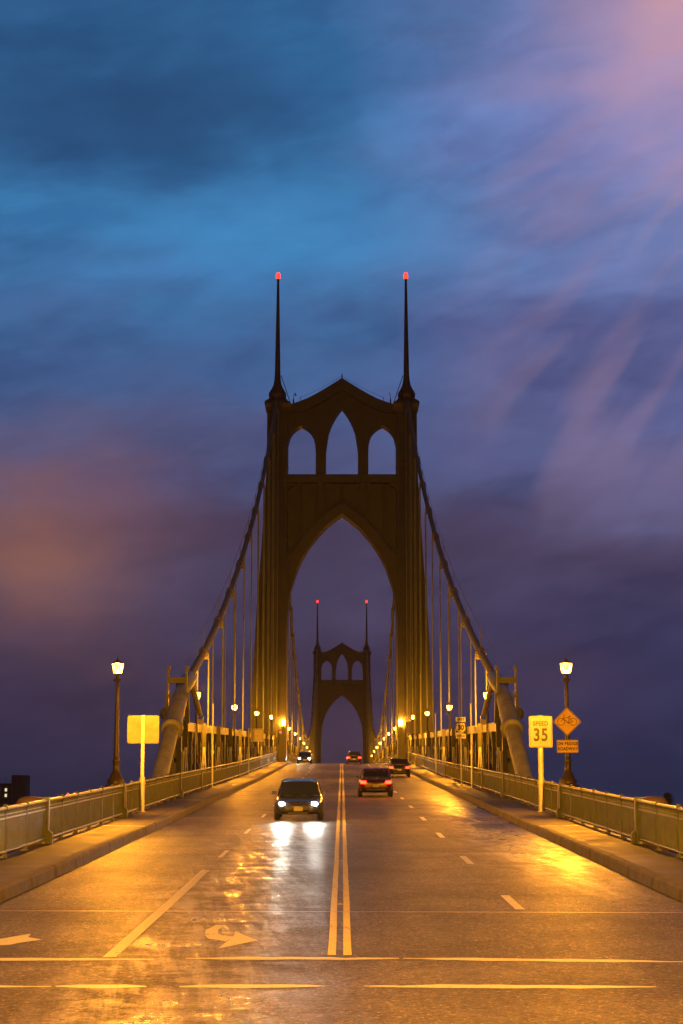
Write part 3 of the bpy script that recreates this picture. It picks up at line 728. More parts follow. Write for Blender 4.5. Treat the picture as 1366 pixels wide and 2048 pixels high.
# anchorage: splayed cable tube, collar, saddle frame, perforated column ----------------------------
TUBE = mat('pale_grey_tube_paint', (.24,.24,.21), .55, 0, .3, 1.2, .15, 12, rust=.35)
def anchorage(s_, sd):
    t = thing('cable_anchorage', 'pale cable tube bending down to the ground with saddle frame on the %s' % sd, 'cable anchorage', (s_*7.95, 86, road(86)))
    o0 = Vector(t.location)
    L = lambda x, y, z: (s_*(x-7.95), y-o0.y, z-o0.z)
    m = MB(); m.tube([L(8.22,74,-.9), L(8.16,78,1.15), L(8.08,82.1,3.13), L(7.96,86.0,5.3)], [.40,.39,.375,.36], 20); m.build('lower_tube', TUBE, t)
    m = MB(); m.tube([L(7.94,86.0,5.3), L(7.93,88,6.25), L(7.925,90.3,7.1), L(7.925,91.6,7.52)], [.42,.41,.38,.27], 20)
    m.tube([L(7.94,85.8,5.2), L(7.94,85.85,5.22), L(7.94,86.1,5.35), L(7.94,86.15,5.38)], [.40,.53,.53,.42], 20)
    m.build('upper_tube', TUBE, t)
    m = MB(); m.tube([L(7.925,91.4,7.45), L(7.925,92,7.65), L(7.925,95.2,8.25), L(7.925,95.6,8.35)], [.3,.42,.38,.26], 14); m.build('splay_clamp', GREEN, t)
    m = MB()
    for x in (8.5, 7.6):     # two upright guides with hooked heads
        m.box(*sorted((s_*(x-7.95-.03), s_*(x-7.95+.06))), 3.6, 4.0, 7.15-o0.z-1.3, 8.45-o0.z)
        m.box(*sorted((s_*(x-7.95-.1), s_*(x-7.95+.02))), 3.62, 3.98, 8.3-o0.z, 8.5-o0.z)
    a, b = sorted((s_*-.35, s_*.55)); m.box(a, b, 3.7, 3.9, 7.66-o0.z, 7.95-o0.z); m.box(a, b, 3.7, 3.9, 6.95-o0.z, 7.1-o0.z)
    for x in (.62, -.42): m.poly([(s_*x-.1, 5.7-o0.z), (s_*x+.1, 5.7-o0.z), (s_*x*.95+.07, 7.2-o0.z), (s_*x*.95-.07, 7.2-o0.z)], 3.65, 3.95)
    m.lathe([(.1,5.9-o0.z),(.2,6.05-o0.z),(.2,6.3-o0.z),(.08,6.45-o0.z)], 8, (s_*.72,3.8,0))
    m.build('saddle_frame', mat('dull_green_frame_paint', (.075,.08,.05), .6, 0, .3, 2, rust=.5), t)
    # heavy column with square openings, riveted edge
    m = MB(); y0, y1 = 4.9, 5.35; zb = -2.0; zt = 6.4-o0.z
    m.box(*sorted((s_*(-.02), s_*.2)), y0, y1, zb, zt-.3); m.box(*sorted((s_*.36, s_*.62)), y0, y1, zb, zt-.9)
    z = zb
    while z < zt-1.2:
        m.box(*sorted((s_*.2, s_*.36)), y0+.03, y1-.03, z, z+.48); z += .70
    m.box(*sorted((s_*-.02, s_*.62)), y0-.02, y1+.02, zt-1.25, zt-.3); m.box(*sorted((s_*-.12, s_*.35)), y0-.1, y1+.3, zt-.3, zt)
    m.build('perforated_column', DARK, t)
    m = MB(); z = -.2
    m.box(*sorted((s_*-.16, s_*-.03)), y0-.04, y0+.1, -1, 2.55)
    while z < 2.5:
        for dx in (-.13, -.06): m.lathe([(.022,-.008),(.018,.012)], 6, (0,0,0)); n = 14; 
        z += .1
        if False: pass
    m2 = MB(); z = 0
    while z < 2.5:
        for j, dx in enumerate((-.13,-.065)): m2.box(*sorted((s_*(dx-.02), s_*(dx+.02))), y0-.075, y0-.04, z+j*.04, z+j*.04+.035)
        z += .085
    m.v = m.v[:8]; m.f = m.f[:6]; m.sm = m.sm[:6]
    m.build('edge_angle', GREEN, t); m2.build('rivets', CHORD, t)
    # short inclined tie tube with U bracket on the chord
    m = MB(); m.tube([L(7.93,96,8.25), L(7.93,99.6,6.9), L(7.93,102.6,6.62)], .0, 4)
    m = MB(); m.tube([L(7.93,96.4,8.15), L(7.82,101.2,6.62)], .155, 14); m.build('tie_tube', TUBE, t)
    m = MB(); pts = []
    for i in range(9):
        a_ = math.pi+math.pi*i/8; pts.append((s_*-.13+.2*math.cos(a_), 6.55-o0.z+.2*math.sin(a_)))
    m.band([(x, 6.08-o0.z) for x, z in pts], [(x, z) for x, z in pts], 15.3, 15.42); m.build('u_bracket', CHORD, t)
    return t
anchorage(-1, 'left'); anchorage(1, 'right')

# ------------------------------------------------------------------ stiffening trusses
def truss(s_, y0, y1, n, label, first):
    t = thing('stiffening_truss', label, 'truss', (s_*8.0, y0, road(y0)))
    o0 = Vector(t.location)
    P = lambda x, y, z: (s_*(x-8.0), y-o0.y, z-o0.z)
    Y = [y0+(y1-y0)*i/n for i in range(n+1)]
    m = MB()
    for a, b in zip(Y, Y[1:]):
        m.bar(P(8.12,a,chord_z(a)-.24), P(8.12,b,chord_z(b)-.24), .3, .46)
    m.build('top_chord', CHORD, t)
    m = MB()
    for a, b in zip(Y, Y[1:]):
        m.bar(P(8.32,a,road(a)-1.8), P(8.32,b,road(b)-1.8), .5, .5)
    m.build('bottom_chord', DARK, t)
    for i, y in enumerate(Y):
        zt = chord_z(y)-.5; zb = road(y)-1.7; q = P(8.0, y, 0); m = MB()
        if y < 300:
            m.box(*sorted((s_*.04, s_*.22)), q[1]-.15, q[1]+.15, zb-o0.z, zt-o0.z); m.box(*sorted((s_*.36, s_*.64)), q[1]-.15, q[1]+.15, zb-o0.z, zt-o0.z)
            z = zb
            while z < zt-.5: m.box(*sorted((s_*.22, s_*.36)), q[1]-.12, q[1]+.12, z-o0.z, z+.46-o0.z); z += .68
            m.box(*sorted((s_*.04, s_*.64)), q[1]-.16, q[1]+.16, zt-.5-o0.z, zt+.02-o0.z)
        else: m.box(*sorted((s_*.04, s_*.64)), q[1]-.15, q[1]+.15, zb-o0.z, zt-o0.z)
        # diagonal to the next panel
        if i < n:
            y2 = Y[i+1]; up = (i % 2 == 0)
            m.bar(P(8.42, y, zt if up else zb), P(8.42, y2, (road(y2)-1.7) if up else chord_z(y2)-.5), .2, .22)
        m.build('web_member', DARK, t)
        # suspender rods on the roadway side
        m = MB(); zr = road(y)+.25
        ct = chord_z(y)
        if (i+first) % 2 == 0:
            hp = MB(); hp.box(*sorted((s_*-.26, s_*-.03)), q[1]-.06, q[1]+.06, ct-1.55-o0.z, ct+.05-o0.z); hp.build('hanger_plate', DARK, t)
            for dx in (-.17, 0, .17):
                m.tube([(s_*-.15+dx*.25, q[1]-.1, ct-1.3-o0.z), (s_*-.15+dx, q[1]-.1, zr-o0.z)], .028, 6)
        else:
            m.tube([(s_*-.15, q[1]-.1, ct-.6-o0.z), (s_*-.15, q[1]-.1, zr-o0.z)], .026, 6)
            m.tube([(s_*-.15, q[1]-.1, ct-1.15-o0.z), (s_*-.15, q[1]-.1, ct-.5-o0.z)], .05, 6)
            for k in range(4):
                m.box(*sorted((s_*-.23, s_*-.06)), q[1]-.12, q[1]-.08, ct-.12-k*.11-o0.z, ct-.08-k*.11-o0.z)
        m.build('suspender_rod', ROD, t)
    return t
for s_, sd in ((-1,'left'), (1,'right')):
    truss(s_, 92.6, 216.9, 20, 'dark riveted truss with pale top beam and rods behind the %s near railing' % sd, 0)
    truss(s_, 224.2, 584, 59, 'long truss beyond the near tower along the %s side of the main span' % sd, 1)
# mid poles for sign gantries on the left and right chords (slim grey posts)
k = 0
for s_, sd in ((-1,'left'), (1,'right')):
    for j, y in enumerate((107.0, 147.5, 189)):
        if s_ < 0 and j == 1: continue
        m = MB(); m.tube([(0,0,0),(0,0,4.6+.2)], .045, 6); m.lathe([(.09,1.9),(.09,2.1)], 8); m.box(-.1,.1,-.08,.08,-.02,.03)
        o = m.build('conduit_post', GALV, None, 0, (s_*7.5, y, road(y)+.26))
        tag(o, 'slim grey post standing at the %s railing, %s from the camera' % (sd, ORD[j]), 'post', 'slim grey posts by the railings')

# ------------------------------------------------------------------ signs
def rrect(w_, h_, r, n=5):
    pts = []
    for cx, cz, a0 in ((w_/2-r, h_/2-r, 0), (-w_/2+r, h_/2-r, 90), (-w_/2+r, -h_/2+r, 180), (w_/2-r, -h_/2+r, 270)):
        for i in range(n+1):
            a = R(a0+90*i/n); pts.append((cx+r*math.cos(a), cz+r*math.sin(a)))
    return pts
def plate(parent, pts, m, y0=-.003, y1=.0, name='sign_plate', loc=(0,0,0)):
    mb = MB(); mb.poly(pts, y0, y1); return mb.build(name, m, parent, 0, loc)
def outline(parent, outer, inner, m, y0, y1, name='border', loc=(0,0,0)):
    mb = MB(); n = len(outer); vs = []
    for (a, b), (c, d) in zip(outer, inner): vs += [(a,y0,b),(c,y0,d),(a,y1,b),(c,y1,d)]
    fs = []
    for i in range(n):
        j = (i+1) % n; fs += [(4*i,4*j,4*j+1,4*i+1),(4*i,4*i+2,4*j+2,4*j),(4*i+1,4*j+1,4*j+3,4*i+3)]
    mb.add(vs, fs); return mb.build(name, m, parent, 0, loc)
def post(parent, x, y, h, wd=.11, m=GALV):
    mb = MB(); mb.box(x-wd/2, x+wd/2, y-.03, y+.03, 0, h); mb.box(x-.12, x+.12, y-.1, y+.08, 0, .02)
    return mb.build('post', m, parent)
# speed limit sign
y = 69.8; z0 = road(y)+.26
t = thing('speed_sign', 'white rectangular sign reading SPEED 35 on a pale post, right sidewalk', 'road sign', (7.52, y, z0))
mb = MB(); mb.tube([(0,.06,0),(0,.06,3.6)], .105, 12); mb.box(-.15,.15,-.09,.21,0,.02); mb.lathe([(.135,1.02),(.135,1.12)], 12, (0,.06,0)); mb.build('post', GALV, t)
C_ = 2.99
plate(t, rrect(.88,1.18,.06), SHEETW, -.06, -.05, loc=(0,0,C_))
outline(t, rrect(.82,1.12,.045), rrect(.79,1.09,.035), BLACK, -.064, -.0605, loc=(0,0,C_))
text_mesh('SPEED', .235, BLACK, t, (0,-.063,C_+.30), bold=.009, squash=.86, space=1.08)
text_mesh('35', .66, BLACK, t, (0,-.063,C_-.14), bold=.02, squash=.80, space=1.12)
mb = MB(); mb.lathe([(.016,-.01),(.012,.01)], 8); mb.v = [(x, -.065+z, y_) for x, y_, z in mb.v]; mb.build('bolt', BLACK, t, 0, (0.0,0,C_+.45))
mb = MB(); mb.lathe([(.014,-.01),(.01,.01)], 8); mb.v = [(x, -.065+z, y_) for x, y_, z in mb.v]; mb.build('bolt', BLACK, t, 0, (0.0,0,C_-.44))
# bicycle warning + plaque fixed to the lamp post
yl = 65-.16
t = thing('bicycle_sign', 'orange diamond sign with black bicycle on the right lamp post', 'road sign', (7.93, yl, 4.82))
h = .505
D = [(0,h),(h,0),(0,-h),(-h,0)]
def rdia(h, r=.06):
    pts = []
    for a in (90, 0, -90, -180):
        cx = (h-r*1.414)*math.cos(R(a)); cz = (h-r*1.414)*math.sin(R(a))
        for i in range(5): b = R(a+45-90*i/4); pts.append((cx+r*math.cos(b), cz+r*math.sin(b)))
    return pts
plate(t, rdia(h), SHEETO, -.01, 0)
outline(t, rdia(h-.02), rdia(h-.045), BLACK, -.014, -.0105)
mb = MB()
def ringy(mb, cx, cz, r0, w_):
    n = 28; vs = []
    for i in range(n):
        a = 2*math.pi*i/n
        for q, yy_ in ((r0,-.014),(r0+w_,-.014)): vs.append((cx+q*math.cos(a), yy_, cz+q*math.sin(a)))
    mb.add(vs, [(2*i, 2*((i+1)%n), 2*((i+1)%n)+1, 2*i+1) for i in range(n)])
def ln(mb, a, b, w_):
    d = Vector((b[0]-a[0], 0, b[1]-a[1])).normalized(); p = Vector((-d.z, 0, d.x))*w_/2
    A_ = Vector((a[0],-.014,a[1])); B_ = Vector((b[0],-.014,b[1])); mb.add([A_-p, B_-p, B_+p, A_+p], [(0,1,2,3)])
ringy(mb, -.215, -.005, .115, .02); ringy(mb, .215, -.005, .115, .02)
for a, b, w_ in (((-.215,-.005),(-.12,.13),.02),((-.12,.13),(-.115,.23),.02),((-.115,.23),(-.06,.235),.018),((-.12,.13),(.075,.14),.02),((-.13,.10),(.03,-.04),.022),((.03,-.04),(.085,.18),.02),
                 ((.03,-.04),(.215,-.005),.018),((.075,.12),(.215,-.005),.018),((.045,.175),(.135,.19),.026),((.03,-.04),(.05,-.09),.016),((.0,-.02),(.05,-.05),.03)): ln(mb, a, b, w_)
mb.build('bicycle_symbol', BLACK, t)
for dz in (.40, -.38):
    mb = MB(); mb.lathe([(.018,0),(.012,.012)], 8); mb.v = [(x, -.012-z, y_) for x, y_, z in mb.v]; mb.build('bolt', GALV, t, 0, (0,0,dz))
mb = MB(); mb.box(-.09,.09,.02,.07,-.36,-.28); mb.box(-.09,.09,.02,.07,.28,.36); mb.box(-.03,.03,.0,.03,-.45,.45); mb.build('clamp', GALV, t)
t = thing('plaque_sign', 'small orange plaque reading ON BRIDGE ROADWAY below the bicycle sign', 'road sign', (7.93, yl, 3.955))
plate(t, rrect(.75,.45,.03), SHEETO, -.01, 0)
outline(t, rrect(.72,.42,.025), rrect(.70,.40,.02), BLACK, -.014, -.0105)
text_mesh('ON BRIDGE', .155, BLACK, t, (0,-.013,.09), bold=.007, squash=.82, space=1.1)
text_mesh('ROADWAY', .155, BLACK, t, (0,-.013,-.09), bold=.007, squash=.82, space=1.1)
mb = MB(); mb.box(-.09,.09,.02,.07,-.1,-.02); mb.box(-.03,.03,.0,.03,-.2,.2); mb.build('clamp', GALV, t)
# sign seen from behind, left
t = thing('rectangular_sign', 'blank back of a large rectangular sign with rounded corners on a post, left sidewalk', 'road sign', (-7.54, 69.8, road(69.8)+.26))
mb = MB(); mb.tube([(0,.03,0),(0,.03,1.3)], .105, 12); mb.box(-.06,.06,-.02,.06,1.3,3.62); mb.box(-.15,.15,-.12,.18,0,.02); mb.lathe([(.135,1.02),(.135,1.12)], 12, (0,.03,0)); mb.build('post', GALV, t)
plate(t, rrect(1.2,1.05,.07), ALU, .065, .075, loc=(0,0,3.08))
plate(t, rrect(1.19,1.04,.07), SHEETW, .0755, .0775, name='sign_face', loc=(0,0,3.08))
for dz in (3.38, 2.80):
    mb = MB(); mb.lathe([(.022,0),(.016,.016)], 6); mb.v = [(x, -.022-z, y_) for x, y_, z in mb.v]; mb.build('bolt', LPOST, t, 0, (0,0,dz))
# smaller framed sign back, left
t = thing('framed_sign', 'square sign seen from behind in a thin frame, above the left truss', 'road sign', (-7.35, 147.8, road(147.8)+.26))
mb = MB(); mb.tube([(-.12,0,0),(-.12,0,3.62),(1.05,0,3.62)], .04, 6); mb.tube([(0,0,2.6),(1.05,0,2.6)], .025, 5); mb.build('frame', GALV, t)
mb = MB(); mb.box(.02,1.05,.04,.06,2.62,3.55); mb.build('sign_plate', ALU, t)
# route marker assembly
y = 112; t = thing('route_marker', 'stacked route signs reading EAST, 30 in a shield, and BYPASS, above right railing', 'road sign', (7.22, y, road(y)+.26))
mb = MB(); mb.box(-.03,.03,0,.05,0,3.5); mb.box(-.08,.08,-.04,.09,0,.02); mb.build('post', GALV, t)
zc = 2.3+ (1588-1457.5)/3660*y - (road(y)+.26) + .0
ze = zc+.49; zb_ = zc-.52
plate(t, rrect(.60,.29,.03), SHEETB, -.02, -.01, loc=(0,0,ze)); text_mesh('EAST', .20, BLACK, t, (0,-.023,ze), bold=.010, squash=.9, space=1.1)
plate(t, rrect(.60,.60,.03), BLACK, -.02, -.01, loc=(0,0,zc))
sh = [(0,-.275),(-.14,-.255),(-.25,-.19),(-.285,-.06),(-.27,.05),(-.24,.13),(-.255,.20),(-.20,.265),(-.10,.245),(0,.27),(.10,.245),(.20,.265),(.255,.20),(.24,.13),(.27,.05),(.285,-.06),(.25,-.19),(.14,-.255)]
plate(t, sh, SHEETB, -.025, -.0205, name='shield', loc=(0,0,zc)); text_mesh('30', .43, BLACK, t, (0,-.028,zc-.01), bold=.018, squash=.9)
plate(t, rrect(.60,.28,.03), SHEETB, -.02, -.01, loc=(0,0,zb_)); text_mesh('BYPASS', .155, BLACK, t, (0,-.023,zb_), bold=.005, squash=.88, space=1.08)
# small notice with four lines, far right
y = 196; t = thing('notice_sign', 'small white notice sign with four dark lines beside the right tower leg', 'road sign', (7.33, y, road(y)+.26))
mb = MB(); mb.box(-.33,-.27,0,.05,0,2.6); mb.build('post', GALV, t)
zc = 2.3+(1588-1457)/3660*y-(road(y)+.26)
plate(t, rrect(1.1,1.2,.06), SHEETW, -.02, -.01, loc=(0,0,zc))
mb = MB()
for r_, dz in enumerate((.20, -.02, -.24, -.46)):
    hw = (.20,.28,.37,.37)[r_]; x = -hw
    while x < hw-.03:
        wd = random.uniform(.035,.06); mb.box(x, min(x+wd, hw), -.024, -.0205, dz-.055, dz+.055); x += wd+(.03 if random.random() < .8 else .09)
mb.build('lettering', BLACK, t)
# little lit marker plates on the main-span rail
for s_, sd in ((-1,'left'), (1,'right')):
    mb = MB(); mb.box(-.02,.02,0,.04,0,2.6); mb.box(-.22,.22,-.02,0,2.2,2.95)
    o = mb.build('marker_plate', SHEETW, None, 0, (s_*7.35, 262, road(262)+.9)); tag(o, 'small pale marker plate on the %s rail seen through the arch' % sd, 'road sign', 'small marker plates on the main span')

# ------------------------------------------------------------------ intersection lights outside the frame
def mast_light(x, y, label, rz, power):
    t = thing('intersection_light', label, 'street lamp', (x, y, 0), rz, 'tall lights of the intersection')
    m = MB(); m.tube([(0,0,0),(0,0,8.6),(.3,0,9.2),(1.0,0,9.5),(2.4,0,9.6)], [.12,.09,.07,.05,.045], 10); m.lathe([(.2,0),(.2,.1),(.13,.25)], 10); m.build('mast', GALV, t)
    m = MB(); m.box(2.3,3.0,-.16,.16,9.52,9.68); m.build('lamp_head', GALV, t, .03)
    m = MB(); m.box(2.4,2.95,-.12,.12,9.48,9.515); m.build('lamp_lens', mat('lit_street_light_lens', (.9,.8,.6), .3, emit=(1,.355,.02), estr=60), t)
    ld = bpy.data.lights.new('mast_lamp_light', 'POINT'); ld.energy = power; ld.color = (1,.37,.016); ld.shadow_soft_size = .2
    lo = bpy.data.objects.new('mast_lamp_light', ld); COL.objects.link(lo); lo.parent = t; lo.location = (2.7,0,9.3)
    return t

# ------------------------------------------------------------------ cars
def make_car(label, paint_m, lights):
    """front faces -y; built around its own origin"""
    t = thing('car', label, 'car')
    # lower body: stations along y with (half width, z bottom, z top)
    st = [(-2.20,.62,.34,.52),(-2.12,.74,.24,.66),(-1.85,.83,.20,.74),(-1.35,.88,.19,.82),(-.75,.90,.19,.90),(0,.905,.19,.93),(.8,.905,.19,.95),(1.45,.89,.20,.97),(1.95,.84,.24,.96),(2.16,.76,.34,.90),(2.22,.68,.42,.76)]
    m = MB(); n = 14; vs = []; fs = []
    for y_, hw, zb, zt in st:
        H = zt-zb
        sec = [(.55,0),(.85,.02),(.97,.14),(1.0,.4),(.985,.68),(.93,.86),(.82,.965),(.45,1.0)]
        ring_ = [(hw*a, zb+H*b) for a, b in sec]; ring_ += [(-x, z) for x, z in ring_[::-1]]
        vs += [(x, y_, z) for x, z in ring_]
    n = 16
    for i in range(len(st)-1):
        for k_ in range(n): fs.append((i*n+k_, i*n+(k_+1)%n, (i+1)*n+(k_+1)%n, (i+1)*n+k_))
    fs += [tuple(range(n)), tuple(range((len(st)-1)*n, len(st)*n))[::-1]]
    m.add(vs, fs, True); body = m.build('body', paint_m, t)
    sub = body.modifiers.new('s', 'SUBSURF'); sub.levels = 1; sub.render_levels = 1
    # greenhouse: pillars/roof then glass
    def gh(inset, name, mm, z0=.86, par=t):
        m = MB(); S = [(-.98,.70,z0,z0+.02),(-.30,.64,z0,1.36),(.25,.63,z0,1.43),(.85,.62,z0,1.40),(1.55,.66,z0,1.02)]
        vs = []; 
        for y_, hw, a, b in S:
            hb = .80-inset; vs += [(hb, y_, a), (hw*.98-inset, y_, b-inset*.6), (hw*.55, y_, b+.03-inset*.6), (-hw*.55, y_, b+.03-inset*.6), (-(hw*.98-inset), y_, b-inset*.6), (-hb, y_, a)]
        fs = [(6*i+k_, 6*i+(k_+1)%6, 6*i+6+(k_+1)%6, 6*i+6+k_) for i in range(len(S)-1) for k_ in range(6)]+[(0,1,2,3,4,5), (24,29,28,27,26,25)]
        m.add(vs, fs); return m.build(name, mm, par)
    gh(0, 'glasshouse', GLASS)
    m = MB(); m.add([(x, y_, z) for y_, z, hw in ((-.28,1.405,.60),(.25,1.475,.62),(.85,1.445,.61),(1.05,1.36,.60)) for x in (-hw, -hw*.5, hw*.5, hw)],
                    [(4*i+k_, 4*i+k_+1, 4*i+5+k_, 4*i+4+k_) for i in range(3) for k_ in range(3)])
    o = m.build('roof', paint_m, t); so = o.modifiers.new('s', 'SOLIDIFY'); so.thickness = .04
    m = MB()
    for s_ in (-1, 1):
        for a, b in (((.79,-.98,.87),(.63,-.3,1.39)),((.80,.22,.9),(.645,.25,1.43)),((.66,.95,1.38),(.78,1.6,.95))): m.tube([(s_*a[0],a[1],a[2]),(s_*b[0],b[1],b[2])], .035, 6)
    m.build('pillar', paint_m, t)
    wp = None
    for sx in (-1, 1):
        for yy_ in (-1.38, 1.32):
            m = MB(); m.lathe([(.20,-.1),(.30,-.1),(.325,-.07),(.325,.07),(.30,.1),(.20,.1)], 20); m.v = [(sx*.80+z, yy_+x, .325+y_) for x, y_, z in m.v]; wh = m.build('wheel', TYRE, t)
            m = MB(); m.lathe([(.21,-.06),(.21,.085),(.06,.105)], 10); m.v = [(sx*(.80+z), yy_+x, .325+y_) for x, y_, z in m.v]; m.build('rim', RIM, wh)
        m = MB(); m.box(*sorted((sx*.86, sx*1.02)), -.62,-.50,.92,1.04); m.build('side_mirror', paint_m, t, .02)
    HL = mat('lit_headlight_lens' if lights == 'front' else 'dark_headlight_lens', (.8,.8,.8), .1, emit=(1,.93,.78) if lights == 'front' else None, estr=320)
    TL = mat('lit_tail_light_lens', (.5,.01,.01), .15, emit=(1,.012,.004), estr=30)
    for sx in (-1, 1):
        m = MB(); m.lathe([(.03,-.03),(.075,-.02),(.085,0),(.05,.03)], 14); m.v = [(sx*.60+x*1.3, -2.15-z, .62+y_*.8) for x, y_, z in m.v]; m.build('headlight', HL, t)
        m = MB(); m.box(*sorted((sx*.50, sx*.80)), 2.12, 2.225, .70, .84); m.build('tail_light', TL, t, .02)
    m = MB(); m.box(-.42,.42,-2.235,-2.15,.40,.56); m.build('grille', BLACK, t, .01)
    m = MB(); m.box(-.36,.36,-2.21,-2.1,.22,.32); m.build('air_intake', BLACK, t)
    m = MB(); m.box(-.16,.16,2.20,2.235,.52,.67); m.build('number_plate', SHEETW, t)
    m = MB(); m.box(-.16,.16,-2.25,-2.232,.36,.50); m.build('number_plate', SHEETW, t)
    m = MB()
    for z_ in (.43,.47,.51): m.box(-.40,.40,-2.245,-2.236,z_,z_+.012)
    m.build('grille_bar', CHROME, t)
    m = MB(); m.box(-.5,.5,2.15,2.26,.34,.44); m.build('rear_bumper', BLACK, t, .02)
    if lights == 'front':
        for sx in (-1, 1):
            ld = bpy.data.lights.new('headlight_beam', 'SPOT'); ld.energy = 600; ld.color = (1,.92,.76); ld.spot_size = R(38); ld.spot_blend = .8; ld.shadow_soft_size = .05
            lo = bpy.data.objects.new('headlight_beam', ld); COL.objects.link(lo); lo.parent = t; lo.location = (sx*.6,-2.26,.62); lo.rotation_euler = (R(90-3.5), 0, R(180))
    return t
CP1 = mat('dark_grey_car_paint', (.03,.032,.036), .25, .3, .05, coat=.6)
CP2 = mat('dark_red_car_paint', (.06,.012,.012), .25, .2, .05, coat=.6)
CP3 = mat('black_car_paint', (.012,.012,.014), .2, .2, .05, coat=.8)
def place(o, x, y, flip=False):
    dz = (road(y+1)-road(y-1))/2
    o.location = (x, y, road(y)+.003); o.rotation_mode = 'XYZ'
    o.rotation_euler = (math.atan(dz)*(-1 if flip else 1), 0, R(180) if flip else 0)
c1 = make_car('dark grey car coming towards the camera with bright headlights, left of centre line', CP1, 'front'); place(c1, -1.6, 70)
c2 = copy_tree(c1); c2['label'] = 'distant oncoming car with headlights just over the crest, left lane'; place(c2, -4.6, 228)
c3 = make_car('dark red car driving away with red tail lights, lane next to the yellow line', CP2, 'rear'); place(c3, 1.75, 98, True)
# the rear of the car must face the camera: cars are built nose to -y, so turn them round
c3.rotation_euler = (-math.atan((road(85)-road(83))/2), 0, R(180))
c4 = make_car('black car driving away with red tail lights in the far right lane', CP3, 'rear'); place(c4, 4.6, 150, True)
c5 = copy_tree(c4); c5['label'] = 'farthest departing car with red tail lights at the road crest, beside the centre line'; place(c5, 1.4, 216, True)
for c in (c1,c2,c3,c4,c5): c['group'] = 'cars on the bridge road'

# ------------------------------------------------------------------ far buildings and trees
def building():
    t = thing('apartment_building', 'dark apartment block with a taller plain stair tower and few lit windows, far left', 'building', (-168, 900, -46))
    W = mat('dark_brick', (.05,.03,.025), .8, 0, .2, .3); W2 = mat('pale_stucco', (.11,.10,.085), .8, 0, .1, .2)
    MB().box(-30, 6.6, 0, 16, 0, 53.4).build('wall', W, t)
    MB().box(7.4, 14.2, -1, 12, 0, 53.8).build('stair_tower', W2, t)
    MB().box(7.4-.05, 11.1, -1.1, 12.1, 54.4-.55, 57.4).box(11.1, 14.2, -1.05, 12.05, 53.8, 57.35).build('tower_top', mat('rust_red_cladding', (.10,.02,.015), .7), t)
    m = MB()
    for x in (-9,-6,-3,1.5,3,4.2,5.5): m.box(x-.08, x+.08, 3, 3.2, 53.4, 55+random.uniform(0,1.8))
    m.build('antenna', DARK, t)
    LW = mat('lit_window_glass', (.3,.3,.2), .3, emit=(1,.85,.45), estr=.9); DW = mat('dark_window_glass', (.02,.02,.025), .15)
    for i, z in enumerate((50.3,47.6,44.9,42.2,39.5)):
        for j, x in enumerate((-15,-11.5,-8,-5,1.0,4.6)):
            lit = (i, j) in ((1,4),(1,5),(0,5),(0,4),(1,2))
            m = MB(); m.box(x-.55, x+.55, -.08, .0, z-.75, z+.75); m.build('window', LW if lit else DW, t)
    return t
building()
m = MB(); m.tube([(0,0,0),(0,0,48.2)], .3, 6); t = thing('radio_mast', 'thin distant mast with a red light above the left railing', 'mast', (-222, 1500, -46)); m.build('pole', DARK, t)
MB().lathe([(.1,48.2),(.45,48.3),(.45,49.0),(.1,49.1)], 8).build('beacon', REDS, t)

LEAF = mat('fir_needles', (.022,.04,.018), .85, 0, .4, .4); BARK = mat('fir_bark', (.05,.035,.025), .9, 0, .3, 2)
def conifer(h, rad, seed):
    rr = random.Random(seed); t = thing('fir_tree', 'x', 'tree')
    MB().tube([(0,0,0),(0,0,h*.6),(0,0,h*.98)], [h*.014,h*.008,h*.001], 8).build('trunk', BARK, t)
    m = MB(); z = h*.15
    while z < h*.995:
        f = 1-(z/h); r0 = rad*(f**.75)*rr.uniform(.8,1.1)+.2; nb = max(5, int(11*f+5))
        a0 = rr.uniform(0, 6.28)
        for k_ in range(nb):
            a = a0+6.283*k_/nb+rr.uniform(-.25,.25); rl = r0*rr.uniform(.7,1.1); segs = max(2, int(rl/.35))
            for j in range(segs):
                q = (j+.6)/segs; px_, py_ = rl*q*math.cos(a), rl*q*math.sin(a); pz = z-.22*rl*q*q+.1*rl*q
                sz = .34*(1.15-q*.6)*min(1, .75+rl*.4)
                for _ in range(9):
                    d = Vector((rr.uniform(-1,1), rr.uniform(-1,1), rr.uniform(-.6,.25))).normalized()*sz; e = Vector((rr.uniform(-1,1), rr.uniform(-1,1), rr.uniform(-.3,.3))).normalized()*sz*.4
                    c = Vector((px_+rr.uniform(-.15,.15), py_+rr.uniform(-.15,.15), pz+rr.uniform(-.12,.12)))
                    m.add([c-e, c+d*.4+e*.6, c+d, c-d*.3+e], [(0,1,2,3)])
        z += .16+.4*f
    m.build('crown', LEAF, t); return t
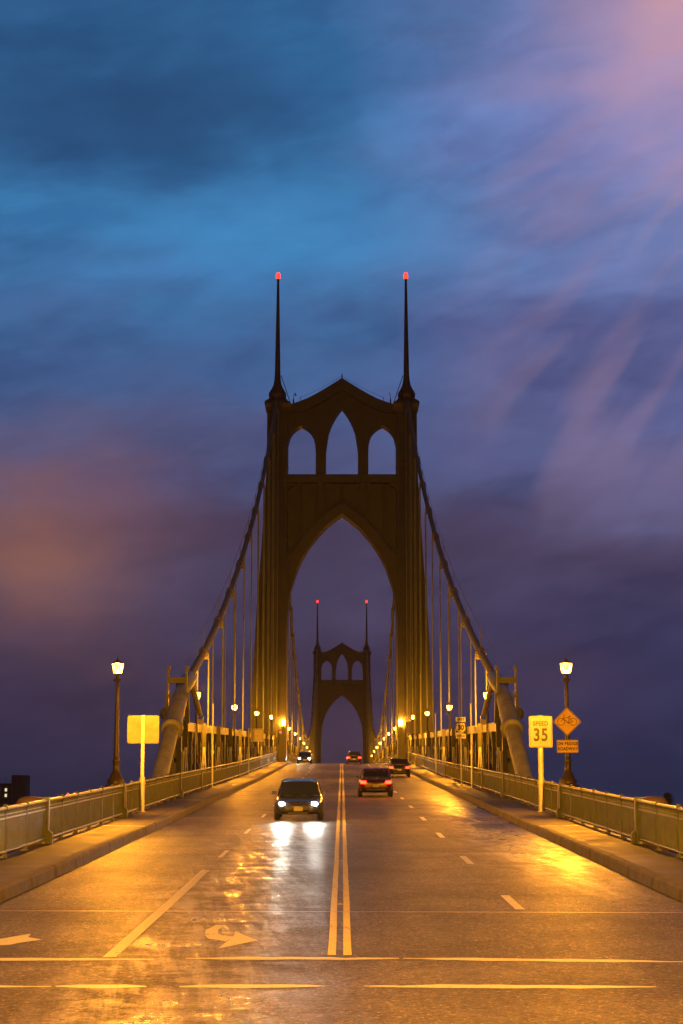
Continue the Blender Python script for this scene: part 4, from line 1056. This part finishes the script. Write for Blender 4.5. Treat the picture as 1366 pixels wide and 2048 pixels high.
def leafy(h, rad, seed):
    rr = random.Random(seed); t = thing('broadleaf_tree', 'x', 'tree')
    m = MB(); m.tube([(0,0,0),(.2,0,h*.5),(0,.1,h*.8)], [h*.02,h*.012,h*.004], 8)
    tips = []
    for k_ in range(9):
        a = k_*2.4; z = h*(.45+.04*k_); e = (rad*.6*math.cos(a), rad*.6*math.sin(a), z+h*.12); m.tube([(0,0,z), e], [h*.007,h*.002], 5); tips.append(e)
    m.build('trunk', BARK, t); m = MB()
    for _ in range(5200):
        e = rr.choice(tips); c = Vector(e)+Vector((rr.gauss(0,rad*.24), rr.gauss(0,rad*.24), rr.gauss(0,h*.05)))
        d = Vector((rr.uniform(-1,1), rr.uniform(-1,1), rr.uniform(-1,1))).normalized()*.32; e2 = d.orthogonal().normalized()*.2
        m.add([c-d, c+e2, c+d, c-e2], [(0,1,2,3)])
    m.build('crown', LEAF, t); return t
def at(o, x, y, top, lab):
    h = o['h']; o.location = (x, y, top-h); o['label'] = lab; o['group'] = 'trees below the right side of the bridge' if x > 0 else 'trees below the left side of the bridge'
f1 = conifer(31, 4.2, 3); f1['h'] = 31; at(f1, 26.4, 150, 2.55, 'small pointed dark fir top just above the right railing')
f2 = conifer(32, 6.2, 5); f2['h'] = 32; at(f2, 28.9, 152, 3.3, 'larger dark fir at the right edge above the railing')
l1 = leafy(27, 4.5, 2); l1['h'] = 27; at(l1, 24.6, 146, -2.6, 'low leafy treetop just right of the bare right pedestal')
l2 = leafy(27, 4.5, 9); l2['h'] = 27; at(l2, -25.6, 147, -2.6, 'low leafy treetop just left of the bare left pedestal')

mast_light(-13.5, 3, 'tall light mast at the left corner of the intersection, outside the view', R(20), 72000)
mast_light(13.5, 3, 'tall light mast at the right corner of the intersection, outside the view', R(160), 72000)

# ------------------------------------------------------------------ damp evening air
hm = bpy.data.materials.new('damp_air'); hm.use_nodes = True; ht = NT(hm.node_tree); ht.n.clear()
pv = ht.node('ShaderNodeVolumePrincipled'); pv.inputs['Density'].default_value = .00008; pv.inputs['Color'].default_value = (.8,.8,.85,1); pv.inputs['Anisotropy'].default_value = .5
ho = ht.node('ShaderNodeOutputMaterial'); ht.l.new(pv.outputs[0], ho.inputs['Volume'])
m = MB(); m.box(-9200, 9200, -260, 8200, -66, 90); struct(m.build('haze', hm), 'stuff')
